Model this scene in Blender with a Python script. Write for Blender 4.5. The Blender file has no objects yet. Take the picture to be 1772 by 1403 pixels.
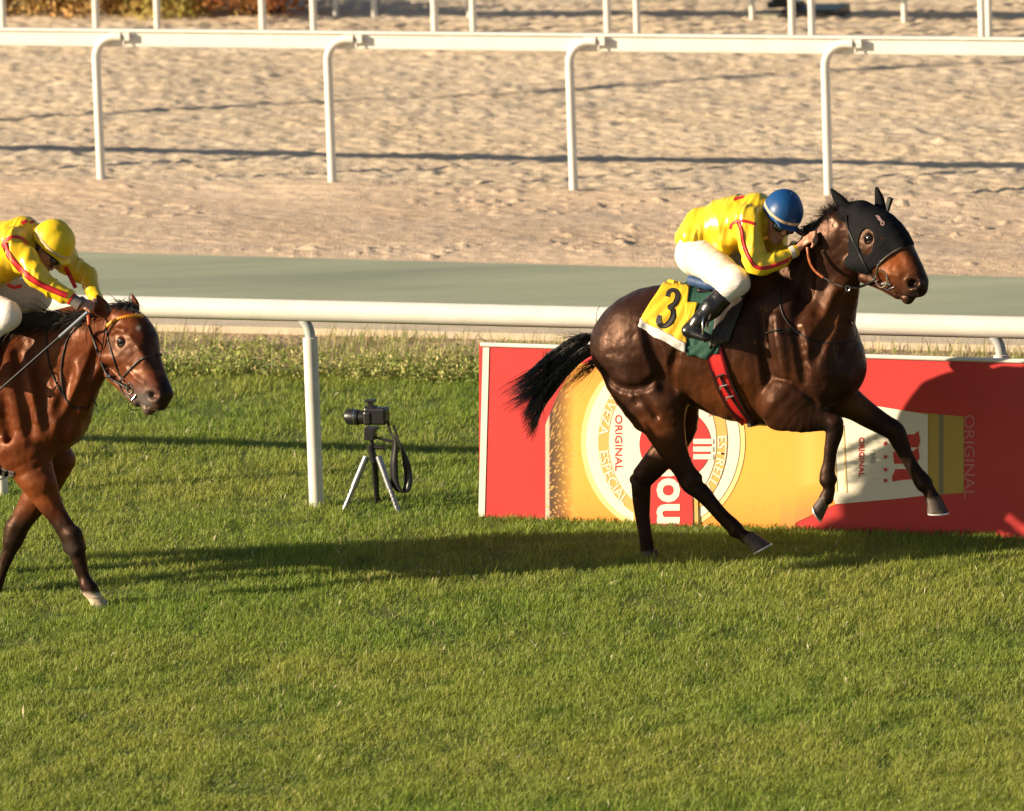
import bpy, bmesh, math, random
import numpy as np
from mathutils import Vector, Matrix
from mathutils.bvhtree import BVHTree
random.seed(7); rng = np.random.default_rng(7)
scn = bpy.context.scene
COL = scn.collection

# ------------------------------------------------------------------ camera
CAMH = 7.8; FPX = 13000.0
PITCH = math.atan2(701.5 + 1467, FPX); ROLL = math.radians(1.95)
FW = np.array([0, math.cos(PITCH), -math.sin(PITCH)])
_r0 = np.array([1.0, 0, 0]); _u0 = np.array([0, math.sin(PITCH), math.cos(PITCH)])
CU = _u0*math.cos(ROLL) + _r0*math.sin(ROLL)
CR = _r0*math.cos(ROLL) - _u0*math.sin(ROLL)
CC = np.array([0, 0, CAMH])
cam_d = bpy.data.cameras.new('Camera'); cam = bpy.data.objects.new('Camera', cam_d); COL.objects.link(cam)
cam_d.sensor_width = 36.0; cam_d.lens = 36.0*FPX/1772.0
cam_d.clip_start = 1.0; cam_d.clip_end = 2000.0
M = Matrix.Identity(4)
for i in range(3):
    M[i][0] = CR[i]; M[i][1] = CU[i]; M[i][2] = -FW[i]; M[i][3] = CC[i]
cam.matrix_world = M
cam_d.dof.use_dof = True; cam_d.dof.focus_distance = 41.8; cam_d.dof.aperture_fstop = 4.5
scn.camera = cam

# ------------------------------------------------------------------ light
SX, SY = 3.1, 0.58                       # shadow offset on the ground per metre of height
SUN_EL = math.atan(1/math.hypot(SX, SY))
w = bpy.data.worlds.new('World'); scn.world = w; w.use_nodes = True
nt = w.node_tree; nt.nodes.clear()
sky = nt.nodes.new('ShaderNodeTexSky'); sky.sky_type = 'NISHITA'; sky.sun_disc = False
sky.sun_elevation = SUN_EL; sky.sun_rotation = math.atan2(-SX, -SY)
bg = nt.nodes.new('ShaderNodeBackground'); bg.inputs[1].default_value = 0.05
wo = nt.nodes.new('ShaderNodeOutputWorld')
nt.links.new(sky.outputs[0], bg.inputs[0]); nt.links.new(bg.outputs[0], wo.inputs[0])
sd = bpy.data.lights.new('Sun', 'SUN'); sd.energy = 5.0; sd.angle = math.radians(0.5); sd.color = (1.0, 0.82, 0.58)
so = bpy.data.objects.new('Sun', sd); COL.objects.link(so)
so.rotation_euler = Vector((SX, SY, -1)).to_track_quat('-Z', 'Y').to_euler()
scn.view_settings.view_transform = 'Standard'; scn.view_settings.look = 'None'
scn.view_settings.exposure = 0.95; scn.view_settings.gamma = 1.0

# ------------------------------------------------------------------ pixel <-> world
def ray(px, py): return FW + CR*((px-886)/FPX) - CU*((py-701.5)/FPX)
def G(px, py, z=0.0):
    d = ray(px, py); return CC + d*((z-CAMH)/d[2])
NH = np.array([0.378, 1.0, 0]); NH /= np.linalg.norm(NH)      # track normal (away from camera)
FH = np.array([NH[1], -NH[0], 0])                              # running direction
UP = np.array([0, 0, 1.0])
def onplane(px, py, D, n=NH):
    d = ray(px, py); return CC + d*((D - n@CC)/(n@d))
def unit(v): v = np.asarray(v, float); return v/np.linalg.norm(v)

# ------------------------------------------------------------------ object helpers
def link(name, me, mat=None, parent=None):
    o = bpy.data.objects.new(name, me); COL.objects.link(o)
    if mat is not None:
        for m_ in (mat if isinstance(mat, (list, tuple)) else [mat]): me.materials.append(m_)
    if parent is not None: o.parent = parent; o.matrix_parent_inverse = Matrix.Translation(-Vector(parent.location))
    return o
def tag(o, label=None, cat=None, group=None, kind=None):
    for k, v in (('label', label), ('category', cat), ('group', group), ('kind', kind)):
        if v: o[k] = v
    return o
def empty(name, loc, label, cat, group=None):
    o = bpy.data.objects.new(name, None); COL.objects.link(o); o.location = Vector([float(c) for c in loc])
    o.empty_display_size = 0.1
    return tag(o, label, cat, group)
def mesh_np(name, V, F, smooth=True):
    V = np.asarray(V, np.float32); me = bpy.data.meshes.new(name)
    if isinstance(F, np.ndarray) and len(F):
        k = F.shape[1]; me.vertices.add(len(V)); me.vertices.foreach_set('co', V.ravel())
        me.loops.add(F.size); me.loops.foreach_set('vertex_index', F.astype(np.int32).ravel())
        me.polygons.add(len(F)); me.polygons.foreach_set('loop_start', np.arange(0, F.size, k, dtype=np.int32))
        me.update(calc_edges=True)
    else:
        me.from_pydata([tuple(map(float, v)) for v in V], [], [tuple(map(int, f)) for f in F]); me.update()
    if smooth: me.polygons.foreach_set('use_smooth', np.ones(len(me.polygons), bool))
    me.update(); return me
def set_col(me, C, name='Col'):
    a = me.color_attributes.new(name, 'FLOAT_COLOR', 'POINT')
    C = np.asarray(C, np.float32)
    if C.shape[1] == 3: C = np.hstack([C, np.ones((len(C), 1), np.float32)])
    a.data.foreach_set('color', C.ravel())

class MB:
    """collects boxes, tubes and lofts into one mesh"""
    def __init__(s): s.V = []; s.F = []
    def add(s, V, F):
        n = len(s.V); s.V += [tuple(map(float, v)) for v in V]; s.F += [tuple(i+n for i in f) for f in F]; return s
    def box(s, c, size, ax=None):
        c = np.array(c, float); hx, hy, hz = [q/2 for q in size]
        A = np.eye(3) if ax is None else np.array(ax, float)
        V = [c + A[0]*x*hx + A[1]*y*hy + A[2]*z*hz for x in (-1, 1) for y in (-1, 1) for z in (-1, 1)]
        return s.add(V, [(0,1,3,2), (4,6,7,5), (0,4,5,1), (2,3,7,6), (0,2,6,4), (1,5,7,3)])
    def tube(s, pts, r, n=10, flat=None, cap=True):
        pts = [np.array(p, float) for p in pts]; m = len(pts)
        rr = r if hasattr(r, '__len__') else [r]*m
        T = [unit(pts[min(i+1, m-1)]-pts[max(i-1, 0)] + 1e-9) for i in range(m)]
        ref = UP if abs(T[0]@UP) < 0.9 else np.array([1.0, 0, 0])
        a = unit(np.cross(T[0], ref)); V = []; F = []
        for i in range(m):
            a = unit(a - T[i]*(a@T[i])); b = np.cross(T[i], a)
            for k in range(n):
                t = 2*math.pi*k/n; V.append(pts[i] + rr[i]*(math.cos(t)*a + math.sin(t)*b))
        for i in range(m-1):
            for k in range(n):
                F.append((i*n+k, i*n+(k+1) % n, (i+1)*n+(k+1) % n, (i+1)*n+k))
        if cap: F.append(tuple(range(n))[::-1]); F.append(tuple((m-1)*n+k for k in range(n)))
        return s.add(V, F)
    def build(s, name, mat, parent=None, smooth=True, bevel=0):
        me = mesh_np(name, s.V, s.F, smooth)
        if smooth:
            try: me.set_sharp_from_angle(angle=math.radians(45))
            except Exception: pass
        o = link(name, me, mat, parent)
        if bevel:
            b = o.modifiers.new('bev', 'BEVEL'); b.width = bevel; b.segments = 2; b.limit_method = 'ANGLE'
        return o

def spline(P, n):
    """Catmull-Rom through rows of P, n samples per span"""
    P = np.asarray(P, float); Q = np.vstack([2*P[0]-P[1], P, 2*P[-1]-P[-2]]); out = []
    for i in range(1, len(Q)-2):
        for k in range(n):
            t = k/n; a, b, c, d = Q[i-1], Q[i], Q[i+1], Q[i+2]
            out.append(0.5*((2*b)+(c-a)*t+(2*a-5*b+4*c-d)*t*t+(3*b-a-3*c+d)*t**3))
    out.append(P[-1]); return np.array(out)

# ------------------------------------------------------------------ materials
def mat(name, col, rough=0.6, metal=0.0, spec=0.5, coat=0.0, noise=None, bump=None, attr=None, col2=None, sheen=0, crough=0.1, sss=0, trans=0, alpha=1):
    """noise=(scale, lo, hi) brightness mottling; bump=(scale, strength, distance)"""
    m = bpy.data.materials.new(name); m.use_nodes = True; t = m.node_tree; N = t.nodes; L = t.links
    b = N['Principled BSDF']; b.inputs['Base Color'].default_value = (*col, 1); b.inputs['Roughness'].default_value = rough
    b.inputs['Metallic'].default_value = metal; b.inputs['Specular IOR Level'].default_value = spec
    b.inputs['Coat Weight'].default_value = coat; b.inputs['Coat Roughness'].default_value = crough
    b.inputs['Sheen Weight'].default_value = sheen
    if sss: b.inputs['Subsurface Weight'].default_value = sss; b.inputs['Subsurface Scale'].default_value = 0.01
    tc = N.new('ShaderNodeTexCoord'); src = None
    if attr:
        a = N.new('ShaderNodeAttribute'); a.attribute_name = attr; src = a.outputs['Color']
    if noise:
        n = N.new('ShaderNodeTexNoise'); n.inputs['Scale'].default_value = noise[0]; n.inputs['Detail'].default_value = 6
        if len(noise) > 3:
            mp = N.new('ShaderNodeMapping'); mp.inputs['Scale'].default_value = noise[3]
            L.new(tc.outputs['Object'], mp.inputs[0]); L.new(mp.outputs[0], n.inputs['Vector'])
        else: L.new(tc.outputs['Object'], n.inputs['Vector'])
        r = N.new('ShaderNodeMapRange'); r.inputs[1].default_value = 0.3; r.inputs[2].default_value = 0.7
        r.inputs[3].default_value = noise[1]; r.inputs[4].default_value = noise[2]; L.new(n.outputs[0], r.inputs[0])
        mx = N.new('ShaderNodeMix'); mx.data_type = 'RGBA'; 
        if col2 is not None:
            r.inputs[3].default_value = 0; r.inputs[4].default_value = 1
            L.new(r.outputs[0], mx.inputs[0]); mx.inputs[7].default_value = (*col2, 1)
            if src: L.new(src, mx.inputs[6])
            else: mx.inputs[6].default_value = (*col, 1)
        else:
            mx.blend_type = 'MULTIPLY'; mx.inputs[0].default_value = 1; L.new(r.outputs[0], mx.inputs[7])
            if src: L.new(src, mx.inputs[6])
            else: mx.inputs[6].default_value = (*col, 1)
        src = mx.outputs[2]
    if src: L.new(src, b.inputs['Base Color'])
    if bump:
        n2 = N.new('ShaderNodeTexNoise'); n2.inputs['Scale'].default_value = bump[0]; n2.inputs['Detail'].default_value = 5
        if len(bump) > 3:
            mp2 = N.new('ShaderNodeMapping'); mp2.inputs['Scale'].default_value = bump[3]
            if len(bump) > 4: mp2.inputs['Rotation'].default_value = bump[4]
            L.new(tc.outputs['Object'], mp2.inputs[0]); L.new(mp2.outputs[0], n2.inputs['Vector'])
        else: L.new(tc.outputs['Object'], n2.inputs['Vector'])
        bp = N.new('ShaderNodeBump'); bp.inputs['Strength'].default_value = bump[1]; bp.inputs['Distance'].default_value = bump[2]
        L.new(n2.outputs[0], bp.inputs['Height']); L.new(bp.outputs[0], b.inputs['Normal'])
    if trans:
        tr = N.new('ShaderNodeBsdfTranslucent'); ms = N.new('ShaderNodeMixShader'); ms.inputs[0].default_value = trans
        if src: L.new(src, tr.inputs[0])
        else: tr.inputs[0].default_value = (*col, 1)
        L.new(b.outputs[0], ms.inputs[1]); L.new(tr.outputs[0], ms.inputs[2]); L.new(ms.outputs[0], N['Material Output'].inputs[0])
    return m
WHITE = mat('white_paint', (0.80, 0.77, 0.70), 0.38, noise=(6, 0.9, 1.0))
WHITED = mat('weathered_white_paint', (0.78, 0.74, 0.66), 0.5, noise=(9, 0.82, 1.0))
BLACKL = mat('black_leather', (0.010, 0.009, 0.008), 0.5, spec=.35, bump=(60, 0.3, 0.002))
BROWNL = mat('brown_leather', (0.028, 0.018, 0.012), 0.5, bump=(80, 0.3, 0.002))
TANL = mat('orange_rubber', (0.42, 0.11, 0.03), 0.5, noise=(90, 0.6, 1.0))
METAL = mat('steel', (0.75, 0.73, 0.70), 0.15, metal=1.0)
DARKM = mat('black_plastic', (0.012, 0.012, 0.014), 0.35)
GREYM = mat('grey_aluminium', (0.42, 0.43, 0.45), 0.35, metal=0.7, noise=(40, 0.6, 1.0))

# ------------------------------------------------------------------ implicit surfaces
class Field:
    def __init__(s, lo, hi, res):
        s.lo = np.array(lo, float); s.res = res
        s.n = np.ceil((np.array(hi)-s.lo)/res).astype(int)+1
        s.A = np.full(tuple(s.n), 0.5, np.float32)
    def sub(s, lo, hi):
        a = np.clip(np.floor((np.array(lo)-s.lo)/s.res).astype(int), 0, s.n); b = np.clip(np.ceil((np.array(hi)-s.lo)/s.res).astype(int)+1, 0, s.n)
        if np.any(b <= a): return None
        sl = tuple(slice(a[i], b[i]) for i in range(3))
        g = [(s.lo[i]+s.res*np.arange(a[i], b[i])).astype(np.float32) for i in range(3)]
        return sl, g[0][:, None, None], g[1][None, :, None], g[2][None, None, :]
    def comb(s, sl, d, k, mode='add'):
        A = s.A[sl]
        if mode == 'add':
            if k > 0:
                h = np.maximum(k-np.abs(A-d), 0)/k; s.A[sl] = np.minimum(A, d)-h*h*k*0.25
            else: s.A[sl] = np.minimum(A, d)
        else:
            d = -d; h = np.maximum(k-np.abs(A-d), 0)/k; s.A[sl] = np.maximum(A, d)+h*h*k*0.25
def _ell(X, Y, Z, a, b, h1, w1, h2, w2, L):
    a = np.asarray(a, float); b = np.asarray(b, float); ax = b-a; ln = max(np.linalg.norm(ax), 1e-5); T = ax/ln
    Lx = L - T*(L@T); Lx = Lx/max(np.linalg.norm(Lx), 1e-6); Nn = np.cross(T, Lx)
    X = X-a[0]; Y = Y-a[1]; Z = Z-a[2]
    t = X*T[0]+Y*T[1]+Z*T[2]; l = X*Lx[0]+Y*Lx[1]+Z*Lx[2]; n = X*Nn[0]+Y*Nn[1]+Z*Nn[2]
    u = np.clip(t/ln, 0, 1); h = h1+(h2-h1)*u; w_ = w1+(w2-w1)*u; e = t-u*ln; m = np.minimum(h, w_)
    k0 = np.sqrt((n/h)**2+(l/w_)**2+(e/m)**2)+1e-6; k1 = np.sqrt((n/h**2)**2+(l/w_**2)**2+(e/m**2)**2)+1e-6
    return (k0*(k0-1)/k1).astype(np.float32)
def ell(f, a, b, h1, w1, h2, w2, L, k=0.02, mode='add'):
    a = np.asarray(a, float); b = np.asarray(b, float); r = max(h1, w1, h2, w2)+k+0.05
    q = f.sub(np.minimum(a, b)-r, np.maximum(a, b)+r)
    if q: f.comb(q[0], _ell(q[1], q[2], q[3], a, b, h1, w1, h2, w2, L), k, mode)
def loft(f, S, L, k=0.03, n=3, mode='add'):
    """S rows: x,y,z,h,w ; one smooth body"""
    D = spline(S, n); r = D[:, 3:5].max()+k+0.06
    q = f.sub(D[:, :3].min(0)-r, D[:, :3].max(0)+r)
    if not q: return
    d = None
    for i in range(len(D)-1):
        e = _ell(q[1], q[2], q[3], D[i, :3], D[i+1, :3], D[i, 3], D[i, 4], D[i+1, 3], D[i+1, 4], L)
        d = e if d is None else np.minimum(d, e)
    f.comb(q[0], d, k, mode)
def ball(f, c, r, k=0.02, mode='add', L=NH):
    rr = r if hasattr(r, '__len__') else (r, r)
    c = np.asarray(c, float); ell(f, c-1e-3*UP, c+1e-3*UP, rr[0], rr[1], rr[0], rr[1], L, k, mode)
def cut(f, p, n, k=0.004):
    """keep the side of the plane (p, n) opposite n"""
    n = unit(n); q = f.sub(f.lo, f.lo+f.res*f.n)
    d = ((q[1]-p[0])*n[0]+(q[2]-p[1])*n[1]+(q[3]-p[2])*n[2]).astype(np.float32)
    A = f.A[q[0]]; f.A[q[0]] = np.maximum(A, d)
def surf(f, smooth=2, lam=0.5):
    """naive surface nets"""
    A = f.A; I = A < 0; nx, ny, nz = A.shape
    c = np.zeros((nx-1, ny-1, nz-1), np.int8)
    for dx in (0, 1):
        for dy in (0, 1):
            for dz in (0, 1): c += I[dx:nx-1+dx, dy:ny-1+dy, dz:nz-1+dz]
    act = (c > 0) & (c < 8); idx = np.argwhere(act); vid = np.full(act.shape, -1, np.int32); vid[act] = np.arange(len(idx))
    P = np.zeros((len(idx), 3)); W_ = np.zeros(len(idx)); ii = idx.T
    corner = [(a, b, e) for a in (0, 1) for b in (0, 1) for e in (0, 1)]
    for a in corner:
        for ax in range(3):
            if a[ax]: continue
            b = list(a); b[ax] = 1
            va = A[ii[0]+a[0], ii[1]+a[1], ii[2]+a[2]]; vb = A[ii[0]+b[0], ii[1]+b[1], ii[2]+b[2]]
            m = (va < 0) != (vb < 0); t = np.where(m, va/np.where(m, va-vb, 1), 0)
            p = np.array(a, float)[None, :].repeat(len(idx), 0); p[:, ax] = t
            P += p*m[:, None]; W_ += m
    P = P/W_[:, None] + idx; V = f.lo + P*f.res; F = []
    for ax in range(3):
        o = [i for i in range(3) if i != ax]
        s0 = [slice(None)]*3; s1 = [slice(None)]*3; s0[ax] = slice(0, -1); s1[ax] = slice(1, None)
        a = I[tuple(s0)]; b = I[tuple(s1)]; E = np.argwhere(a != b)
        E = E[(E[:, o[0]] > 0) & (E[:, o[1]] > 0) & (E[:, o[0]] < A.shape[o[0]]-1) & (E[:, o[1]] < A.shape[o[1]]-1)]
        def v(d0, d1):
            q = E.copy(); q[:, o[0]] += d0; q[:, o[1]] += d1; return vid[q[:, 0], q[:, 1], q[:, 2]]
        Q = np.stack([v(-1, -1), v(0, -1), v(0, 0), v(-1, 0)], 1)
        ins = a[E[:, 0], E[:, 1], E[:, 2]]
        if ax == 1: ins = ~ins
        Q = np.where(ins[:, None], Q, Q[:, ::-1]); F.append(Q)
    F = np.vstack(F); F = F[(F >= 0).all(1)]
    e = np.vstack([F[:, [0, 1]], F[:, [1, 2]], F[:, [2, 3]], F[:, [3, 0]]])
    for _ in range(smooth*2):
        S = np.zeros_like(V); n = np.zeros(len(V))
        for j in range(3): S[:, j] = np.bincount(e[:, 0], V[e[:, 1], j], len(V))+np.bincount(e[:, 1], V[e[:, 0], j], len(V))
        n = np.bincount(e[:, 0], minlength=len(V))+np.bincount(e[:, 1], minlength=len(V))
        l_ = lam if _ % 2 == 0 else -lam*0.96
        V = V+(S/np.maximum(n, 1)[:, None]-V)*l_
    return V, F
def bvh_of(*VF):
    V = []; F = []
    for v, f in VF: n = len(V); V += v.tolist(); F += (np.asarray(f)+n).tolist()
    return BVHTree.FromPolygons([Vector(v) for v in V], F)
def hit(bv, px, py, off=0.0):
    d = unit(ray(px, py)); h = bv.ray_cast(Vector(CC), Vector(d))
    if h[0] is None: return None
    return np.array(h[0])-d*off
def strap(pts, bv, r, name, m, parent, n=8, off=0.0, seg=6, flat=None):
    """a strap traced over a surface; 3-tuples keep their own world point"""
    P = spline(np.array(pts, float), seg); out = []; last = None; miss = []
    for p in P:
        h = hit(bv, p[0], p[1], off)
        out.append(h)
    good = [i for i, h in enumerate(out) if h is not None]
    if not good: return None
    for i, h in enumerate(out):
        if h is None:
            j = min(good, key=lambda g: abs(g-i)); dist = (out[j]-CC)@FW; d = ray(*P[i]); out[i] = CC+d*dist
    return MB().tube(out, r, n).build(name, m, parent), out
def ribbon(pts, wid, bv, off, th, name, m, parent, seg=5, nw=3):
    """a flat band laid on a surface; wid in photo pixels (number or list)"""
    P = spline(np.array([list(p)+[wid if not hasattr(wid, '__len__') else wid[i]] for i, p in enumerate(pts)], float), seg)
    n = len(P); rows = []; lastd = None
    for i in range(n):
        t = P[min(i+1, n-1), :2]-P[max(i-1, 0), :2]; t /= np.hypot(*t)+1e-9; nn = np.array([-t[1], t[0]]); row = []
        for j in range(nw):
            q = P[i, :2]+nn*P[i, 2]*(j/(nw-1)-0.5); h = hit(bv, q[0], q[1], off)
            if h is None:
                h = CC+ray(*q)*(lastd if lastd else 42.0)
            else: lastd = (h-CC)@FW
            row.append(h)
        rows.append(row)
    V = []; F = []
    for s in (0, 1):
        for i in range(n):
            for j in range(nw):
                V.append(rows[i][j]+(unit(ray(886, 700))*th if s else 0))
    N1 = n*nw
    for i in range(n-1):
        for j in range(nw-1):
            a = i*nw+j; F.append((a, a+1, a+nw+1, a+nw)); F.append((N1+a, N1+a+nw, N1+a+nw+1, N1+a+1))
        for j in (0, nw-1):
            a = i*nw+j; F.append((a, a+nw, N1+a+nw, N1+a))
    return link(name, mesh_np(name, V, F), m, parent)
def vnoise(x, y, seed, cells=64):
    """smooth value noise on arrays"""
    r = np.random.default_rng(seed).random((cells, cells)); xi = np.floor(x).astype(int); yi = np.floor(y).astype(int)
    fx = x-xi; fy = y-yi; fx = fx*fx*(3-2*fx); fy = fy*fy*(3-2*fy); a = xi % cells; b = yi % cells; a1 = (a+1) % cells; b1 = (b+1) % cells
    return (r[a, b]*(1-fx)+r[a1, b]*fx)*(1-fy)+(r[a, b1]*(1-fx)+r[a1, b1]*fx)*fy

def fold_disp(V, F, amp, fx, fz, seed, ax=None):
    """cloth folds: real displacement along the vertex normals; folds run across the axis ax"""
    V = np.asarray(V); fn = np.cross(V[F[:, 2]]-V[F[:, 0]], V[F[:, 3]]-V[F[:, 1]]); N_ = np.zeros_like(V)
    for k in range(4):
        for j in range(3): N_[:, j] += np.bincount(F[:, k], fn[:, j], len(V))
    N_ /= np.linalg.norm(N_, axis=1)[:, None]+1e-9
    a = FH if ax is None else ax; b = np.cross(a, NH); u = V@a+5; v = V@b+5; n = V@NH*1.0+5
    rd = lambda q: 0.5-np.abs(2*q-1)**.8
    d = rd(vnoise(u*fx+v*fz*.6, v*fz+n*2, seed))+.5*rd(vnoise(u*fx*2.1-v*fz, v*fz*2+n*4, seed+1))
    sg = 1.0 if np.sum(N_[:, 2]*(V[:, 2]-V[:, 2].mean())) > 0 else -1.0
    return V+N_*sg*(d*amp)[:, None]

# ================================================================== SETTING
def line(px0, py0, px1, py1):
    a = G(px0, py0); b = G(px1, py1); return a, (b-a)/(b[0]-a[0])      # point and slope per metre of X
def ly(l, x): return l[0][1]+l[1][1]*(x-l[0][0])
RAIL_S = -0.378
def tl(px, py, s=RAIL_S): return (G(px, py), np.array([1, s, 0]))      # a line parallel to the track
L_turf = tl(560, 652); L_kerb0 = tl(400, 577); L_kerb1 = tl(400, 549); L_path1 = line(150, 443, 1772, 487)
L_bank = tl(583, 336)
def strip(name, l0, l1, z, m, x0=-22, x1=22, n=80, kind='structure'):
    xs = np.linspace(x0, x1, n); V = [(x, ly(l0, x), z) for x in xs]+[(x, ly(l1, x), z) for x in xs]
    F = [(i, i+1, n+i+1, n+i) for i in range(n-1)]
    o = link(name, mesh_np(name, V, F, False), m); return tag(o, kind=kind)
SOIL = mat('dry_soil', (0.52, 0.40, 0.28), 0.95, noise=(3, 0.75, 1.1), bump=(14, 0.6, 0.05))
gd = MB(); gd.add([(-900, -300, -0.03), (900, -300, -0.03), (900, 1500, -0.03), (-900, 1500, -0.03)], [(0, 1, 2, 3)])
tag(gd.build('ground', SOIL, smooth=False), kind='structure')
TURF = mat('turf_soil', (0.10, 0.125, 0.022), 0.95, noise=(5, 0.7, 1.3), bump=(30, 0.6, 0.03))
nearl = (np.array([0, 26.0, 0]), np.array([1, RAIL_S, 0]))
strip('turf', nearl, L_turf, 0.0, TURF)
strip('verge_soil', L_turf, L_kerb0, 0.004, mat('verge_sand', (0.47, 0.33, 0.20), 0.95, noise=(4, 0.7, 1.1), bump=(20, 0.8, 0.04)))
KERB = mat('pale_concrete', (0.60, 0.50, 0.37), 0.85, noise=(5, 0.85, 1.05), bump=(40, 0.4, 0.01))
kb = MB(); xs = np.linspace(-22, 22, 60)
for i in range(59):
    x0, x1 = xs[i], xs[i+1]; a0, a1, b0, b1 = ly(L_kerb0, x0), ly(L_kerb0, x1), ly(L_kerb1, x0), ly(L_kerb1, x1)
    kb.add([(x0, a0, -.02), (x1, a1, -.02), (x1, a1, .05), (x0, a0, .05), (x0, b0, .06), (x1, b1, .06), (x1, b1, -.02), (x0, b0, -.02)], [(0, 1, 2, 3), (3, 2, 5, 4), (4, 5, 6, 7)])
tag(kb.build('kerb', KERB, smooth=False), kind='structure')
PATH = mat('path_surface', (0.41, 0.43, 0.29), 0.85, noise=(0.9, 0, 1, (.35, 1.6, 1)), col2=(0.24, 0.275, 0.20), bump=(60, 0.25, 0.01))
strip('path', L_kerb1, L_path1, 0.03, PATH)

# ---- sand: bank and harrowed track as one displaced sheet
def sand_sheet():
    dx, dv = 0.024, 0.022
    U = np.arange(-8.2, 8.2, dx); Vv = np.arange(0, 24.0, dv)
    u, v = np.meshgrid(U, Vv, indexing='ij')
    y0 = L_path1[0][1]+L_path1[1][1]*(u-L_path1[0][0]); x = u; y = y0+v
    bank = (L_bank[0][1]+L_bank[1][1]*(u-L_bank[0][0]))-y
    tr = 1/(1+np.exp(bank/0.12))                       # 1 on the harrowed track
    X = x+50; Y = y+RAIL_S*-x+50                        # coordinates along / across
    z = 0.012*(vnoise(X*3.5, Y*4.5, 1)-.5)+0.030*(vnoise(X*5, Y*14, 2)-.5)+0.036*(vnoise(X*9, Y*24, 3)-.5)+0.026*(vnoise(X*22, Y*34, 9)-.5)
    lump = np.maximum(vnoise(X*7, Y*9, 4)-0.62, 0)*0.12
    zt = z*0.62+lump*.35+0.05*(vnoise(X*.6, Y*.8, 5)-.5)
    zb = z*0.33+np.maximum(vnoise(X*13, Y*15, 6)-0.72, 0)*0.10*(vnoise(X*1.1, Y*1.4, 8) > .45)+0.05*(vnoise(X*.9, Y*1.5, 7)-.5)
    edge = np.clip(v/0.25, 0, 1)
    zz = (zt*tr+zb*(1-tr))*edge+0.034-0.02*(1-edge)
    zz += 0.05*np.exp(-((bank-.12)/.35)**2)            # a low lip at the foot of the rail
    n1, n2 = u.shape; P = np.stack([x.ravel(), y.ravel(), zz.ravel()], 1)
    I = np.arange(n1*n2).reshape(n1, n2); F = np.stack([I[:-1, :-1], I[1:, :-1], I[1:, 1:], I[:-1, 1:]], -1).reshape(-1, 4)
    me = mesh_np('sand_track', P, F)
    big = vnoise(X*.5, Y*.7, 11); fine = vnoise(X*30, Y*30, 12); red = vnoise(X*1.3, Y*2.2, 13)
    ct = np.stack([0.60+0*u, 0.495+0*u, 0.375+0*u], -1); cb = np.stack([0.60+0*u, 0.47+0*u, 0.355+0*u], -1)
    c = ct*tr[..., None]+cb*(1-tr[..., None]); c = c*(0.88+0.16*big[..., None])*(0.86+0.22*fine[..., None])
    c[..., 0] *= 1+.05*red; c[..., 2] *= 1-.08*red
    peb = (vnoise(X*16, Y*20, 14) > .86)*(vnoise(X*.8, Y, 15) > .5)*(1-tr)
    c = c*(1-peb[..., None]*0.35)+peb[..., None]*0.35*np.array([.75, .55, .38])
    set_col(me, c.reshape(-1, 3))
    o = link('sand_track', me, mat('sand', (0.5, 0.37, 0.24), 0.95, attr='Col', spec=0.15, bump=(55, 0.7, 0.012)))
    tag(o, kind='structure')
sand_sheet()

# ---- turf blades
def blades(name, pts, h, wd, lean, col, m, nseg=2):
    """pts Nx3, h/wd N, lean Nx2 (horizontal tip offset), col Nx3"""
    N_ = len(pts); a = rng.random(N_)*math.pi; s = np.stack([np.cos(a), np.sin(a), 0*a], 1)*wd[:, None]*0.5
    V = np.zeros((N_, 5, 3)); V[:, 0] = pts-s; V[:, 1] = pts+s
    mid = pts+np.concatenate([lean*0.35, (h*0.6)[:, None]], 1); V[:, 2] = mid+s*.8; V[:, 3] = mid-s*.8
    V[:, 4] = pts+np.concatenate([lean, h[:, None]], 1)
    b = (np.arange(N_)*5)[:, None]
    T = np.concatenate([b+[0, 1, 2], b+[0, 2, 3], b+[3, 2, 4]], 1).reshape(-1, 3)
    me = mesh_np(name, V.reshape(-1, 3), T); set_col(me, np.repeat(col, 5, 0)); return link(name, me, m)
GRASSM = mat('grass_blade', (0.1, 0.14, 0.02), 0.55, attr='Col', spec=0.3, trans=0.35)
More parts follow.
